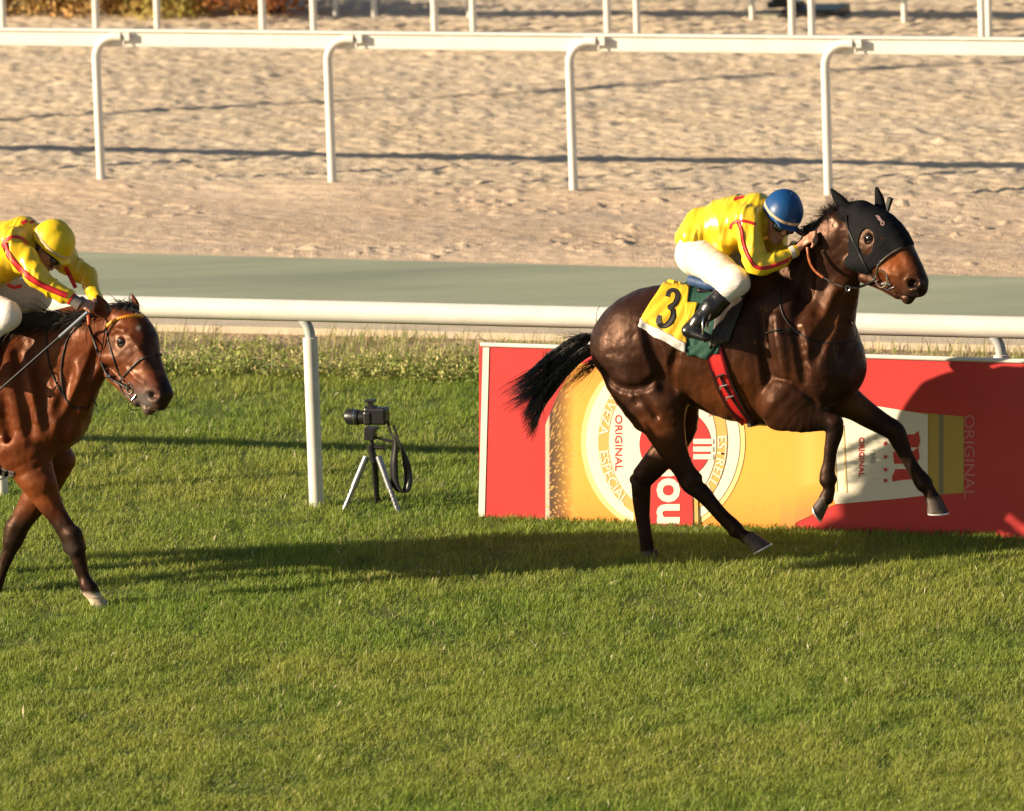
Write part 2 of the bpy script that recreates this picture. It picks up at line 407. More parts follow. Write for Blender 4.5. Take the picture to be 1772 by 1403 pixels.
def turf_field():
    N_ = 1050000
    y = 1/np.sqrt(rng.uniform(1/50.5**2, 1/32.5**2, N_)); hw = y*0.0725+1.3
    x = rng.uniform(-1, 1, N_)*hw
    lim = L_turf[0][1]+RAIL_S*(x-L_turf[0][0])+0.25*(vnoise(x*2+40, y*2, 21)-.3)
    k = y < lim; x, y = x[k], y[k]
    X, Y = x+60, y+60
    n1 = .6*vnoise(X*.55, Y*.75, 22)+.4*vnoise(X*1.6, Y*1.3, 29); n2 = .65*vnoise(X*1.5, Y*2.2, 23)+.35*vnoise(X*4, Y*4, 27); n3 = vnoise(X*8, Y*5, 24)
    dens = n2*.5+n3*.5
    k = rng.random(len(x)) < 0.35+dens; x, y, n1, n2, n3 = x[k], y[k], n1[k], n2[k], n3[k]; N_ = len(x)
    h = (0.014+0.020*n2+0.014*n3)*(0.7+.6*rng.random(N_)); far = np.clip((y-45)/3, 0, 1); h *= 1+.15*far
    wd = 0.0028+0.0030*rng.random(N_)
    lean = np.stack([rng.normal(0.008, .016, N_), rng.normal(0, .014, N_)], 1)
    g = np.array([0.205, 0.310, 0.040]); yl = np.array([0.37, 0.38, 0.075]); dk = np.array([0.085, 0.165, 0.018]); st = np.array([0.46, 0.38, 0.18])
    t1 = np.clip((n1-.35)*2.4, 0, 1)[:, None]*.60+rng.random((N_, 1))*.28; c = g*(1-t1)+yl*t1
    t2 = (np.clip((.45-n3)*2.2, 0, 1)[:, None])*.6+(rng.random((N_, 1)) < .12)*.4; c = c*(1-t2)+dk*t2
    s_ = (rng.random((N_, 1)) < .035); c = np.where(s_, st, c); c *= 0.8+.4*rng.random((N_, 1)); q_ = rng.random(N_) < .0012; c[q_] = (.72, .64, .46); wd[q_] *= 2.6; h[rng.random(N_) < .02] *= 1.9
    o = blades('grass', np.stack([x, y, 0*x], 1), h, wd, lean, c, GRASSM); tag(o, 'mown green racetrack turf with yellowish patches', 'grass', kind='stuff')
turf_field()

# ---- weeds on the verge
LEAFM = mat('weed_leaf', (0.1, 0.14, 0.03), 0.6, attr='Col', trans=0.3)
def leaf_cloud(name, C, R, per, size, cols, m=LEAFM, flat=0.7):
    """many small two-triangle leaves inside clumps C (x,y,z) with radii R"""
    Vs = []; Cs = []
    for (c, r) in zip(C, R):
        n = int(per*(r[0]*r[2])/(0.15*0.15))+6
        d = rng.normal(size=(n, 3)); d /= np.linalg.norm(d, axis=1)[:, None]; d *= rng.random((n, 1))**.45
        p = np.array(c)+d*np.array(r); p[:, 2] = np.maximum(p[:, 2], 0.01)
        a = rng.normal(size=(n, 3)); a /= np.linalg.norm(a, axis=1)[:, None]; b = np.cross(a, rng.normal(size=(n, 3))); b /= np.linalg.norm(b, axis=1)[:, None]
        s = size*(.5+rng.random((n, 1)))
        q = np.stack([p-a*s, p+b*s*.45, p+a*s, p-b*s*.45], 1); Vs.append(q)
        base = np.array(cols[rng.integers(len(cols))]); cc = base*(0.65+.7*rng.random((n, 1))); Cs.append(np.repeat(cc[:, None, :], 4, 1))
    V = np.concatenate(Vs).reshape(-1, 3); Cc = np.concatenate(Cs).reshape(-1, 3); F = np.arange(len(V)).reshape(-1, 4)
    me = mesh_np(name, V, F); set_col(me, Cc); return link(name, me, m)
def verge_weeds():
    C = []; R = []
    for i in range(2200):
        x = rng.uniform(-5, 5.5); a = ly(L_turf, x); b = ly(L_kerb0, x); t = rng.random()**2.4
        y = a-.12+(b-a)*t
        if vnoise(np.array([x*1.7+50]), np.array([y*2.2+9]), 31)[0] < 0.16+0.55*t: continue
        hgt = (0.075 if t < .35 else 0.06)*(.6+.9*rng.random())
        C.append((x, y, hgt*.6)); R.append((.06+.13*rng.random(), .12, hgt))
    cols = [(0.32, 0.37, 0.08), (0.25, 0.31, 0.06), (0.42, 0.42, 0.13), (0.50, 0.43, 0.17), (0.20, 0.27, 0.055)]
    o = leaf_cloud('weeds', C, R, 45, 0.014, cols); tag(o, 'low leafy weeds growing along the sandy verge behind the turf', 'weeds', kind='stuff')
verge_weeds()
def dry_stalks():
    n = 12000; x = rng.uniform(-5.2, 6, n); t = rng.random(n); y = L_turf[0][1]+RAIL_S*(x-L_turf[0][0])-.1+t*(L_kerb0[0][1]-L_turf[0][1]+RAIL_S*(L_turf[0][0]-L_kerb0[0][0])+.05)
    k = vnoise(x*1.3+70, y*2.6+5, 61) > .42+.12*t; x, y, t = x[k], y[k], t[k]; n = len(x); h = (.07+.15*rng.random(n)**2)*(1-.3*t)
    cl_ = np.array([(.30, .34, .09), (.48, .42, .18), (.58, .48, .26), (.24, .30, .06)])[rng.integers(4, size=n)]*(.7+.5*rng.random((n, 1)))
    o = blades('tall_grass', np.stack([x, y, 0*x+.004], 1), h, .004+.003*rng.random(n), np.stack([rng.normal(.02, .03, n), rng.normal(0, .02, n)], 1), cl_, GRASSM)
    tag(o, 'ragged taller green and straw coloured grass along the sandy verge', 'grass', kind='stuff')
dry_stalks()

# ---- running rails
def rail_line(px0, py0, px1, py1):
    return None
def near_rail():
    A = G(548, 875); base = lambda X: np.array([X, A[1]+RAIL_S*(X-A[0]), 0.0])
    hgt = onplane(548, 538, NH@A)[2]; r = 0.064
    e = empty('running_rail', base(A[0]), 'thick white plastic running rail along the turf, behind the horses', 'rail')
    T = unit([1, RAIL_S, 0])
    pts = [base(X)+UP*hgt for X in np.linspace(-7.5, 7.5, 24)]
    MB().tube(pts, r, 28).build('top_rail', WHITE, e)
    for X in (A[0]-1.0*3.94/1.0, A[0], A[0]+3.94):      # posts
        b = base(X)
        mb = MB(); mb.tube([b-UP*.05, b+UP*1.00], 0.043, 20)
        p0 = b+UP*1.0; inn = [p0-UP*.01]
        for k in range(9):
            t = k/8*math.pi/2; inn.append(p0+UP*(0.01+0.13*math.sin(t))-T*0.13*(1-math.cos(t)))
        inn.append(inn[-1]-T*.10)
        mb.build('post', WHITED, e)
        MB().tube(inn, 0.030, 16).build('post_arm', mat_arm, e)
    jx = base(onplane(1037, 548, NH@A)[0])+UP*hgt; MB().tube([jx-T*.003, jx+T*.003], r+.002, 28).build('joint', WHITED, e)
    jx = base(onplane(1040, 548, NH@A)[0])+UP*hgt
    b = base(onplane(4, 850, NH@A)[0])
    MB().tube([b-UP*.05, b+UP*(hgt-.03)], 0.036, 18).build('post', WHITED, e)
mat_arm = mat('grey_painted_steel', (0.42, 0.45, 0.44), 0.5)
near_rail()
def far_rail(A, B, hgt, xs, label, prof=True, x0=-9, x1=9, rad=0.033, half=0.067, bend=True):
    s = (B[1]-A[1])/(B[0]-A[0]); base = lambda X: np.array([X, A[1]+s*(X-A[0]), 0.0]); T = unit([1, s, 0]); Nn = np.array([T[1], -T[0], 0])
    e = empty('running_rail', base(A[0]), label, 'rail', None)
    # extruded rail profile: flat white face with a thin lip on top
    prf = [(-.035, -half), (.030, -half), (.036, -half+.012), (.036, half-.034), (.006, half-.030), (.006, half-.020), (.034, half-.016), (.030, half), (-.035, half)]
    V = []; F = []; n = len(prf)
    for X in (x0, x1):
        for (a, z) in prf: V.append(base(X)+Nn*a+UP*(hgt+z))
    for k in range(n): F.append((k, (k+1) % n, n+(k+1) % n, n+k))
    F += [tuple(range(n))[::-1], tuple(range(n, 2*n))]
    mb = MB(); mb.add(V, F); mb.build('top_rail', WHITE, e, smooth=False)
    for X in xs:
        b = base(X)+Nn*.075; top = hgt+.018
        if bend:
            R_ = 0.17; pts = [b-UP*.05, b+UP*(top-R_)*.5, b+UP*(top-R_)]
            for k in range(1, 9):
                t = k/8*math.pi/2; pts.append(b+UP*(top-R_+R_*math.sin(t))+T*R_*(1-math.cos(t)))
            pts.append(pts[-1]+T*.05)
            MB().tube(pts, rad, 16).build('post', WHITE, e)
            cl = MB(); c = pts[-1]+T*.04; cl.box(c-Nn*.012, (.055, .05, .060), (T, Nn, UP)); cl.tube([c+T*-.02-UP*.025, c-T*.025-UP*.070], .007, 8)
            cl.build('clamp', WHITE, e, smooth=False, bevel=.006)
        else:
            MB().tube([b-UP*.05, b+UP*hgt], rad, 14).build('post', WHITE, e)
    return e
A = G(183, 328); B = G(1440, 350)
fx = [G(px, py)[0] for px, py in ((183, 328), (583, 331), (999, 340), (1440, 350))]
fx = [fx[0]-1.9]+fx+[fx[-1]+1.95]
hg = onplane(583, 65, NH@G(583, 331))[2]
far_rail(A, B, hg, fx, 'white rail on bent posts at the near edge of the sand track')
def back_rail(pxs, py0, py1, label, rad):
    A = G(0, py0); B = G(1772, py1); X = [G(p, py0+(py1-py0)*p/1772)[0] for p in pxs]
    far_rail(A, B, 1.15, X, label, rad=rad, bend=False)
back_rail([12, 279, 549, 825, 1108, 1410, 1716], 66, 76, 'white rail with closely set posts just past the far side of the sand track', .030)
back_rail([173, 461, 758, 1057, 1376, 1704], 60, 71, 'white rail with widely set posts right behind the closely posted one', .032)
back_rail([89, 359, 653, 1307, 1570], 26, 42, 'slimmer white rail furthest back, its post feet visible', .027)
back_rail([185, 586, 818, 1055], 28, 38, 'short row of white posts furthest back beside the bushes', .026)

# ---- dry bushes far left
BUSH = mat('dry_bush_leaf', (0.2, 0.1, 0.03), 0.8, attr='Col', trans=0.4)
def bush(px, py, wm, hm, cols, label):
    g = G(px, py); e = empty('dry_bush', g, label, 'bush', 'dry bushes beyond the rails')
    C = []; R = []
    for i in range(int(40*wm)):
        a = rng.random()*6.28; rr = rng.random()**.5
        C.append((g[0]+math.cos(a)*rr*wm, g[1]+0.2+math.sin(a)*rr*.5, .05+rng.random()*hm*(1-.5*rr))); R.append((.22, .2, .16))
    o = leaf_cloud('foliage', C, R, 60, 0.03, cols, BUSH); o.parent = e; o.matrix_parent_inverse = Matrix.Translation(-e.location)
    st = MB()
    for i in range(9):
        a = rng.random()*6.28; st.tube([g+np.array([math.cos(a)*.1, .5+math.sin(a)*.1, 0]), g+np.array([math.cos(a)*wm*.6, .5+math.sin(a)*.4, hm*.8])], [.02, .006], 6)
    st.build('stems', BROWNL, e)
OC = [(0.72, 0.46, 0.18), (0.62, 0.40, 0.15), (0.55, 0.38, 0.14), (0.48, 0.38, 0.12)]
bush(-20, 33, .8, .6, OC, 'ochre dry bush at the top left corner')
bush(95, 31, .75, .55, OC, 'sandy yellow dry bush second from the left')
bush(215, 31, .8, .7, OC, 'yellow brown dry bush in the middle of the row of bushes')
bush(345, 33, .75, .7, [(0.60, 0.42, 0.14), (0.46, 0.40, 0.10)], 'olive brown dry bush beside the dark reddish bush')
bush(462, 37, .62, .7, [(0.40, 0.14, 0.05), (0.48, 0.20, 0.07), (0.58, 0.28, 0.09)], 'dark reddish brown bush, the rightmost of the bushes')

# ---- unseen pole added past the left edge to cast the broken sand shadow
pa = G(0, 216); pb = pa+np.array([-11.0, -11.0*SY/SX, 0])
e = empty('shadow_pole', pb, 'added unseen white pole with thick bands, casting the broken shadow across the upper sand', 'pole')
MB().tube([pb-UP*.2, pb+UP*6.6], [.06, .045], 14).build('mast', WHITE, e)
for (z0, z1, r_) in ((3.55, 3.75, .10), (3.95, 4.25, .13), (4.75, 4.9, .09), (5.05, 5.25, .12), (5.55, 5.7, .09), (5.95, 6.10, .12), (6.42, 6.60, .13)):  # rings added to thicken stretches of the cast shadow
    MB().tube([pb+UP*z0, pb+UP*z1], r_, 14).build('band', WHITED, e)

# ---- low box and board behind the far rails
g = G(1412, 32); bx = MB(); T = unit([1, RAIL_S, 0]); Nn = np.array([T[1], -T[0], 0])
e = empty('equipment_box', g, 'low black rectangular box lying on the sand behind the far rails', 'box')
bx.box(g+UP*.05, (.50, .5, .12), (T, Nn, UP)); bx.build('box_body', DARKM, e, False, .01)
b2 = MB(); b2.box(g-T*.28+UP*.13, (.30, .2, .05), (T, Nn, UP)); b2.box(g-T*.31+UP*.17, (.16, .12, .07), (T, Nn, UP)); b2.build('lid', DARKM, e, False, .008)
b3 = MB(); g3 = G(1342, 33); b3.box(g3+UP*.035, (.36, .3, .07), (T, Nn, UP))
tag(b3.build('low_plinth', mat('pale_green_concrete', (.55, .5, .36), .9, noise=(8, .8, 1)), None, False, .01), 'pale greenish low slab beside the black box behind the far rails', 'slab')

# ================================================================== ADVERTISING BOARD
SA = G(832, 895); SB = G(1772, 931)
ST = unit(SB-SA); SN = np.array([ST[1], -ST[0], 0]); SN = SN if SN[1] < 0 else -SN      # SN faces the camera
def SP(px, py, off=0.0):
    d = ray(px, py); return CC+d*((SN@SA-SN@CC)/(SN@d))+SN*off
RED = mat('red_print', (0.62, 0.045, 0.045), 0.45, noise=(1.5, 0.92, 1.04))
def flat(polys, off, th=0.0012):
    """polygons in photo pixels laid on the board as thin sheets"""
    mb = MB()
    for P in polys:
        n = len(P); V = [SP(x, y, off) for x, y in P]+[SP(x, y, off-th) for x, y in P]
        mb.add(V, [tuple(range(n))]+[(i, (i+1) % n, n+(i+1) % n, n+i) for i in range(n)])
    return mb
board = empty('advertising_board', SA, 'long low red advertising board with a printed golden bottle and white frame', 'sign')
c0, c1, c2, c3 = SP(829, 596), SP(2300, 641), SP(2300, 951), SP(829, 894)
mb = MB(); dz = SN*-.03
V = [c0, c1, c2, c3]; V = V+[v+dz for v in V]
mb.add(V, [(0, 1, 2, 3), (7, 6, 5, 4), (0, 4, 5, 1), (1, 5, 6, 2), (2, 6, 7, 3), (3, 7, 4, 0)]); mb.build('panel', RED, board, False)
mb = MB(); a = SP(832, 596); b = SP(2300, 641)
mb.tube([a, b], .0135, 14); mb.build('top_tube', WHITE, board)
mb = flat([[(836, 601), (847, 601), (839, 894), (828, 894)]], .004, .004); mb.build('side_strip', WHITE, board, False)
# bottle print -------------------------------------------------------
GLASS = bpy.data.materials.new('golden_bottle_print'); GLASS.use_nodes = True
t = GLASS.node_tree; b_ = t.nodes['Principled BSDF']; b_.inputs['Roughness'].default_value = .5
at = t.nodes.new('ShaderNodeAttribute'); at.attribute_name = 'Col'; t.links.new(at.outputs['Color'], b_.inputs['Base Color'])
def glass_sheet():
    # the printed bottle lies on its side, neck to the right: outline by top / bottom row per column
    xs = np.linspace(944, 1668, 260); top = []; bot = []
    for x in xs:
        if x < 1010: k = (x-944)/66; tp = 735-107*math.sin(k*math.pi/2)
        elif x < 1300: tp = 628
        elif x < 1480: k = (x-1300)/180; tp = 628+82*(3*k*k-2*k**3)
        else: tp = 702+(x-1480)*.10
        cy = 768+(x-944)*.028; bt = 895+(x-832)*.0394 if x < 1375 else max(872-(x-1447)*.09, 905-(x-1375)*.46 if x < 1447 else 0)
        top.append(tp); bot.append(bt)
    n = 90; V = []; C = []; F = []; rs = np.random.default_rng(3)
    for i, x in enumerate(xs):
        for j in range(n):
            y = top[i]+(bot[i]-top[i])*j/(n-1); V.append(SP(x, min(y, 895+(x-832)*.0394), .0025))
            e = abs(j/(n-1)-.5)*2
            base = np.array([.86, .46, .075]); dark = np.array([.07, .035, .03]); hi = np.array([.92, .60, .17]); or_ = np.array([.80, .30, .05])
            c = base*(1-e**3)+or_*e**3
            k = (x-944)/50
            if k < 1.0: c = dark*(1-k**2)+c*k**2 if k > .12 else np.array([.75, .55, .42])
            if k < 1.1 and rs.random() < .10: c = np.array([.80, .45, .12])
            if 990 < x < 1350 and rs.random() < .02: c = c*.8
            if 1350 < x < 1440 and e > .5: c = c*(1-(e-.5))+np.array([.45, .22, .10])*(e-.5)
            c = c+(hi-c)*max(0, 1-abs(x-1400)/25)*.5*(e < .5)
            if x > 1600: c = np.array([.52, .36, .07]) if not 1626 < x < 1634 else np.array([.25, .21, .14])
            C.append(np.clip(c, 0, 1))
    for i in range(len(xs)-1):
        for j in range(n-1): a = i*n+j; F.append((a, a+1, a+n+1, a+n))
    me = mesh_np('printed_bottle', V, F, False); set_col(me, C); return link('printed_bottle', me, GLASS, board)
bottle = glass_sheet()
CREAM = mat('cream_print', (0.86, 0.80, 0.66), .5); GOLD = mat('gold_print', (0.74, 0.44, 0.13), .5); PALE = mat('pale_gold_print', (0.86, 0.66, 0.30), .5)
def flats(polys, off, name, m):
    for P_ in polys: flat([P_], off).build(name, m, board, False)
def ellp(cx, cy, rx, ry, n=72): return [(cx+rx*math.cos(2*math.pi*k/n), min(cy+ry*math.sin(2*math.pi*k/n), 895+(cx-832)*.0394)) for k in range(n)]
LC = (1148, 764)
flat([ellp(*LC, 142, 158)], .005).build('label_rim', PALE, board, False)
flat([ellp(*LC, 133, 149)], .0075).build('label_band', CREAM, board, False)
flat([ellp(*LC, 112, 138)], .0100).build('label_ring', GOLD, board, False)
flat([ellp(*LC, 93, 120)], .0125).build('label_centre', CREAM, board, False)
flat([ellp(1170, 768, 62, 62)], .015).build('label_disc', RED, board, False)
flats([[(1120, 812), (1199, 812), (1201, 915), (1122, 915)], [(1120, 640), (1199, 640), (1199, 724), (1120, 724)]], .0165, 'red_field', RED)
flats([[(1098, 812), (1119, 812), (1119, 905), (1098, 905)], [(1202, 812), (1208, 812), (1210, 905), (1204, 905)]], .0165, 'gold_strip', GOLD)
flat([[(1118, 706), (1178, 710), (1178, 722), (1140, 724), (1118, 716)]], .018).build('label_star', CREAM, board, False)
def text_px(s, size, fn, off, name, m, bold=0.0, extr=.0012):
    """text outlines mapped from (u along, v up) in px units through fn onto the board"""
    cu = bpy.data.curves.new(name, 'FONT'); cu.body = s; cu.size = size; cu.offset = bold; cu.align_x = 'CENTER'; cu.resolution_u = 3
    o = bpy.data.objects.new(name, cu); COL.objects.link(o); dg = bpy.context.evaluated_depsgraph_get(); me = bpy.data.meshes.new_from_object(o.evaluated_get(dg))
    bpy.data.objects.remove(o)
    for v in me.vertices:
        x, y = fn(v.co.x, v.co.y); v.co = Vector(SP(x, y, off))
    me.name = name; return link(name, me, m, board)
GOLDD = mat('brown_gold_print', (0.42, 0.24, 0.06), .5)
def arc(cx, cy, rx, ry, a0, sgn):
    def fn(u, v):
        a = a0+sgn*u/((rx+ry)/2); return cx+(rx+v)*math.cos(a), cy+(ry+v)*math.sin(a)
    return fn
# ring lettering: follows the ring, read downwards
def leftring(u, v): a = math.pi-(u)/125; return LC[0]+(103-v-(-7))*math.cos(a)-0, LC[1]+(129-v+7)*math.sin(a)
def ringL(u, v):
    a = math.pi-u/122; r = 1-(v-8)/112; return LC[0]+103*r*math.cos(a), LC[1]+129*r*math.sin(a)
def ringR(u, v):
    a = u/122; r = 1+(v-8)/112; return LC[0]+103*r*math.cos(a), LC[1]+129*r*math.sin(a)
for s_, o_, fn_ in (('CERVEZA', -62, ringL), ('ESPECIAL', 62, ringL), ('CINCO', -86, ringR), ('ESTRELLAS', 46, ringR)):
    text_px(s_, 24, lambda u, v, o_=o_, fn_=fn_: fn_(u+o_, v), .0118, 'ring_lettering', CREAM, .2)
def down(cx, cy, sc=1.0): return lambda u, v: (cx+v, cy+u*sc)
text_px('ORIGINAL', 17, down(1066, 765, 1.25), .0142, 'small_lettering', RED, .15)
text_px('Mahou', 78, down(1141, 800, 1.0), .0185, 'script_lettering', CREAM, 2.2)
text_px('III', 46, down(1203, 776, 1.15), .0165, 'label_strokes', CREAM, 1.6)
text_px('ORIGINAL', 9, down(1229, 700, 1.0), .0142, 'small_lettering', RED, .1)
# neck label
flat([[(1432, 742), (1462, 712), (1510, 701), (1606, 717), (1606, 856), (1560, 862), (1446, 872), (1436, 840)]], .005).build('neck_label', CREAM, board, False)
flats([[(1436, 742), (1444, 742), (1450, 850), (1442, 850)], [(1458, 735), (1461, 735), (1467, 852), (1464, 852)]], .0075, 'neck_label_line', PALE)
text_px('ORIGINAL', 13, down(1487, 790, 1.15), .0075, 'small_lettering', RED, .3)
text_px('1890', 13, down(1506, 788, 1.0), .0075, 'small_lettering', mat('grey_print', (.35, .36, .34), .5), 0)
def star(cx, cy, r): return [(cx+(r if k % 2 == 0 else r*.45)*math.cos(math.pi/5*k), cy+(r if k % 2 == 0 else r*.45)*math.sin(math.pi/5*k)) for k in range(10)]
flats([star(1533, y, 5) for y in (767, 790, 812, 831)], .0075, 'printed_star', RED)
flats([[(1552, 751), (1582, 751), (1590, 745), (1593, 762), (1590, 774), (1556, 773)], [(1546, 781), (1580, 780), (1590, 774), (1592, 792), (1586, 801), (1548, 802)], [(1550, 811), (1594, 811), (1594, 828), (1560, 830), (1545, 833), (1544, 826)]], .0075, 'neck_emblem', RED)
text_px('ORIGINAL', 26, down(1669, 789, 1.22), .0035, 'cap_lettering', mat('faded_pink_print', (.62, .20, .19), .5), .1)

# ================================================================== CAMERA ON TRIPOD
def tripod():
    D = NH@G(642, 882); P = lambda x, y, d=0: onplane(x, y, D-d)
    e = empty('camera_tripod', G(642, 882), 'small tripod with silver lower legs standing on the turf', 'tripod')
    hub = P(648, 790)
    for a, b, c in (((634, 790), (594, 886), .08), ((655, 790), (690, 884), .08), ((648, 792), (653, 876), -.22)):
        p, q = P(*a), P(b[0], b[1], c); q[2] = 0.0 if q[2] > 0 else q[2]
        lg = MB(); lg.tube([p, p+(q-p)*.55], .019, 12); leg = lg.build('leg', GREYM if c > 0 else DARKM, e)
        l2 = MB(); l2.tube([p+(q-p)*.5, q], .0135, 12)
        for k in range(6): l2.tube([p+(q-p)*(.55+.07*k), p+(q-p)*(.565+.07*k)], .018, 12)
        l2.build('leg_extension', GREYM if c > 0 else DARKM, leg).matrix_parent_inverse = leg.matrix_world.inverted() if False else Matrix.Identity(4)
    MB().tube([P(642, 745), P(646, 798)], .013, 12).tube([P(641, 770), P(648, 800)], .022, 12).build('centre_column', DARKM, e)
    MB().tube([P(645, 800), P(651, 870)], .008, 10).build('column_end', DARKM, e)
    MB().box(P(641, 752), (.06, .06, .06), (FH, NH, UP)).box(P(643, 741), (.075, .06, .018), (FH, NH, UP)).tube([P(640, 772), P(665, 775)], .012, 10).build('pan_head', DARKM, e, False, .006)
    MB().tube([P(645, 755), P(662, 760), P(684, 765)], [.006, .008, .011], 10).build('pan_handle', DARKM, e)
    c = empty('camera', P(640, 738), 'black camera with a stubby lens on the small tripod', 'camera')
    bd = MB(); bd.box(P(652, 719), (.135, .085, .10), (unit(FH+.0*UP), NH, UP)); bd.box(P(640, 722), (.05, .10, .08), (FH, NH, UP)); bd.build('camera_body', DARKM, c, False, .012)
    MB().tube([P(634, 722), P(622, 722), P(621, 722), P(604, 721), P(600, 721)], [.040, .040, .046, .047, .040], 24).build('lens', DARKM, c)
    MB().tube([P(615, 721.5), P(617, 721.5)], [.0475, .0475], 24).build('lens_ring', METAL, c)
    MB().box(P(641, 706), (.06, .06, .03), (FH, NH, UP)).box(P(641, 693), (.062, .05, .014), (FH, NH, UP)).box(P(641, 698), (.03, .03, .03), (FH, NH, UP)).build('hot_shoe_receiver', DARKM, c, False, .004)
    # neck strap
    L_ = [P(672, 728, .02), P(675, 745, .02), P(684, 765, .03), P(682, 800, .03), P(684, 835, .03), P(694, 851, .03), P(704, 845, .02), P(706, 820, 0), P(700, 790, 0), P(690, 765, 0), P(680, 735, -.01)]
    S_ = spline(np.array(L_), 6); V = []; F = []
    for i, p in enumerate(S_):
        wq = .008+.018*min(1, max(0, (i-8)/10))*min(1, max(0, (len(S_)-8-i)/8)); V += [p-FH*wq+NH*.004, p+FH*wq-NH*.004]
    for i in range(len(S_)-1): F.append((2*i, 2*i+1, 2*i+3, 2*i+2))
    o = link('neck_strap', mesh_np('neck_strap', V, F), DARKM, c); q = o.modifiers.new('s', 'SOLIDIFY'); q.thickness = .004
tripod()

# ================================================================== HORSES
class Rig:
    """places photo measurements on planes parallel to the running direction; d = metres towards the camera"""
    def __init__(s, D, px0): s.D = D; s.px = 1.0/(FPX/((onplane(px0, 700, D)-CC)@FW))
    def P(s, x, y, d=0.0): return onplane(x, y, s.D-d)
    def st(s, rows): return np.array([list(s.P(r[0], r[1], r[4] if len(r) > 4 else 0))+[r[2]*s.px, r[3]] for r in rows])
def chain(f, R, pts, L=NH, k=0.015, wr=0.85, n=2):
    """limb: rows px,py,d,radius_px[,width ratio]"""
    S = np.array([list(R.P(p[0], p[1], p[2]))+[p[3]*R.px, p[3]*R.px*(p[4] if len(p) > 4 else wr)] for p in pts])
    loft(f, S, L, k, n)
def hooves(R, specs, par, hoofm):
    for (tx, ty, sx_, sy_, d, toe, rt, rs) in specs:
        a = R.P(tx, ty, d); b = R.P(sx_, sy_, d); T = unit(b-a); tw = R.P(sx_+toe[0]*10, sy_+toe[1]*10, d)-b
        Fv = unit(tw-T*(tw@T)*0.0); Fs = unit(Fv-T*(T@Fv)*.25); L_ = unit(np.cross(T, Fs)); V = []; F = []; n = 22; rings = 6
        for i in range(rings):
            u = i/(rings-1); c = a+(b-a)*u; r = rt+(rs-rt)*u
            for k in range(n):
                t = 2*math.pi*k/n; cx = math.cos(t); fl = 1.15 if cx > 0 else 0.78
                drop = 0
                V.append(c+Fs*r*cx*fl+L_*r*math.sin(t)*.95)
        for i in range(rings-1):
            for k in range(n): F.append((i*n+k, i*n+(k+1) % n, (i+1)*n+(k+1) % n, (i+1)*n+k))
        F.append(tuple(range(n))); F.append(tuple((rings-1)*n+k for k in range(n))[::-1])
        h = link('hoof', mesh_np('hoof', V, F), hoofm, par)
        # shoe: a thin open ring under the sole
        V2 = []; F2 = []; m_ = 20
        for k in range(m_+1):
            t = -2.5+5.0*k/m_; cx = math.cos(t); fl = 1.15 if cx > 0 else .78
            for (rr, dd) in ((rs*1.03, .001), (rs*.70, .001), (rs*.70, .009), (rs*1.03, .009)):
                V2.append(b+T*dd+Fs*rr*cx*fl+L_*rr*math.sin(t)*.95)
        for k in range(m_):
            for j in range(4): F2.append((k*4+j, k*4+(j+1) % 4, (k+1)*4+(j+1) % 4, (k+1)*4+j))
        F2 += [(0, 1, 2, 3), (m_*4+3, m_*4+2, m_*4+1, m_*4)]
        sh = link('horseshoe', mesh_np('horseshoe', V2, F2, False), SHOE, h); sh.matrix_parent_inverse = h.matrix_parent_inverse.inverted() @ par_inv(par)
def par_inv(par): return Matrix.Translation(-Vector(par.location))
SHOE = mat('aluminium_shoe', (0.78, 0.77, 0.74), .35, metal=.4)
def hair(name, strands, m, par, r0=.0016):
    """strands: list of (points, r) as thin three sided tubes"""
    V = []; F = []
    for pts, r in strands:
        pts = np.array(pts); n = len(pts); b = len(V)
        for i in range(n):
            T = unit(pts[min(i+1, n-1)]-pts[max(i-1, 0)]+1e-9); a = unit(np.cross(T, [0.31, .2, .93])); c = np.cross(T, a); rr = r*(1-.85*(i/(n-1))**1.5)
            for k in range(3): t = 2.094*k; V.append(pts[i]+rr*(math.cos(t)*a+math.sin(t)*c))
        for i in range(n-1):
            for k in range(3): F.append((b+i*3+k, b+i*3+(k+1) % 3, b+(i+1)*3+(k+1) % 3, b+(i+1)*3+k))
    return link(name, mesh_np(name, np.array(V), np.array(F)), m, par)
HAIR = mat('black_hair', (0.016, 0.012, 0.009), .42, spec=.6)
EYE = mat('horse_eye', (0.006, 0.004, 0.003), .06)
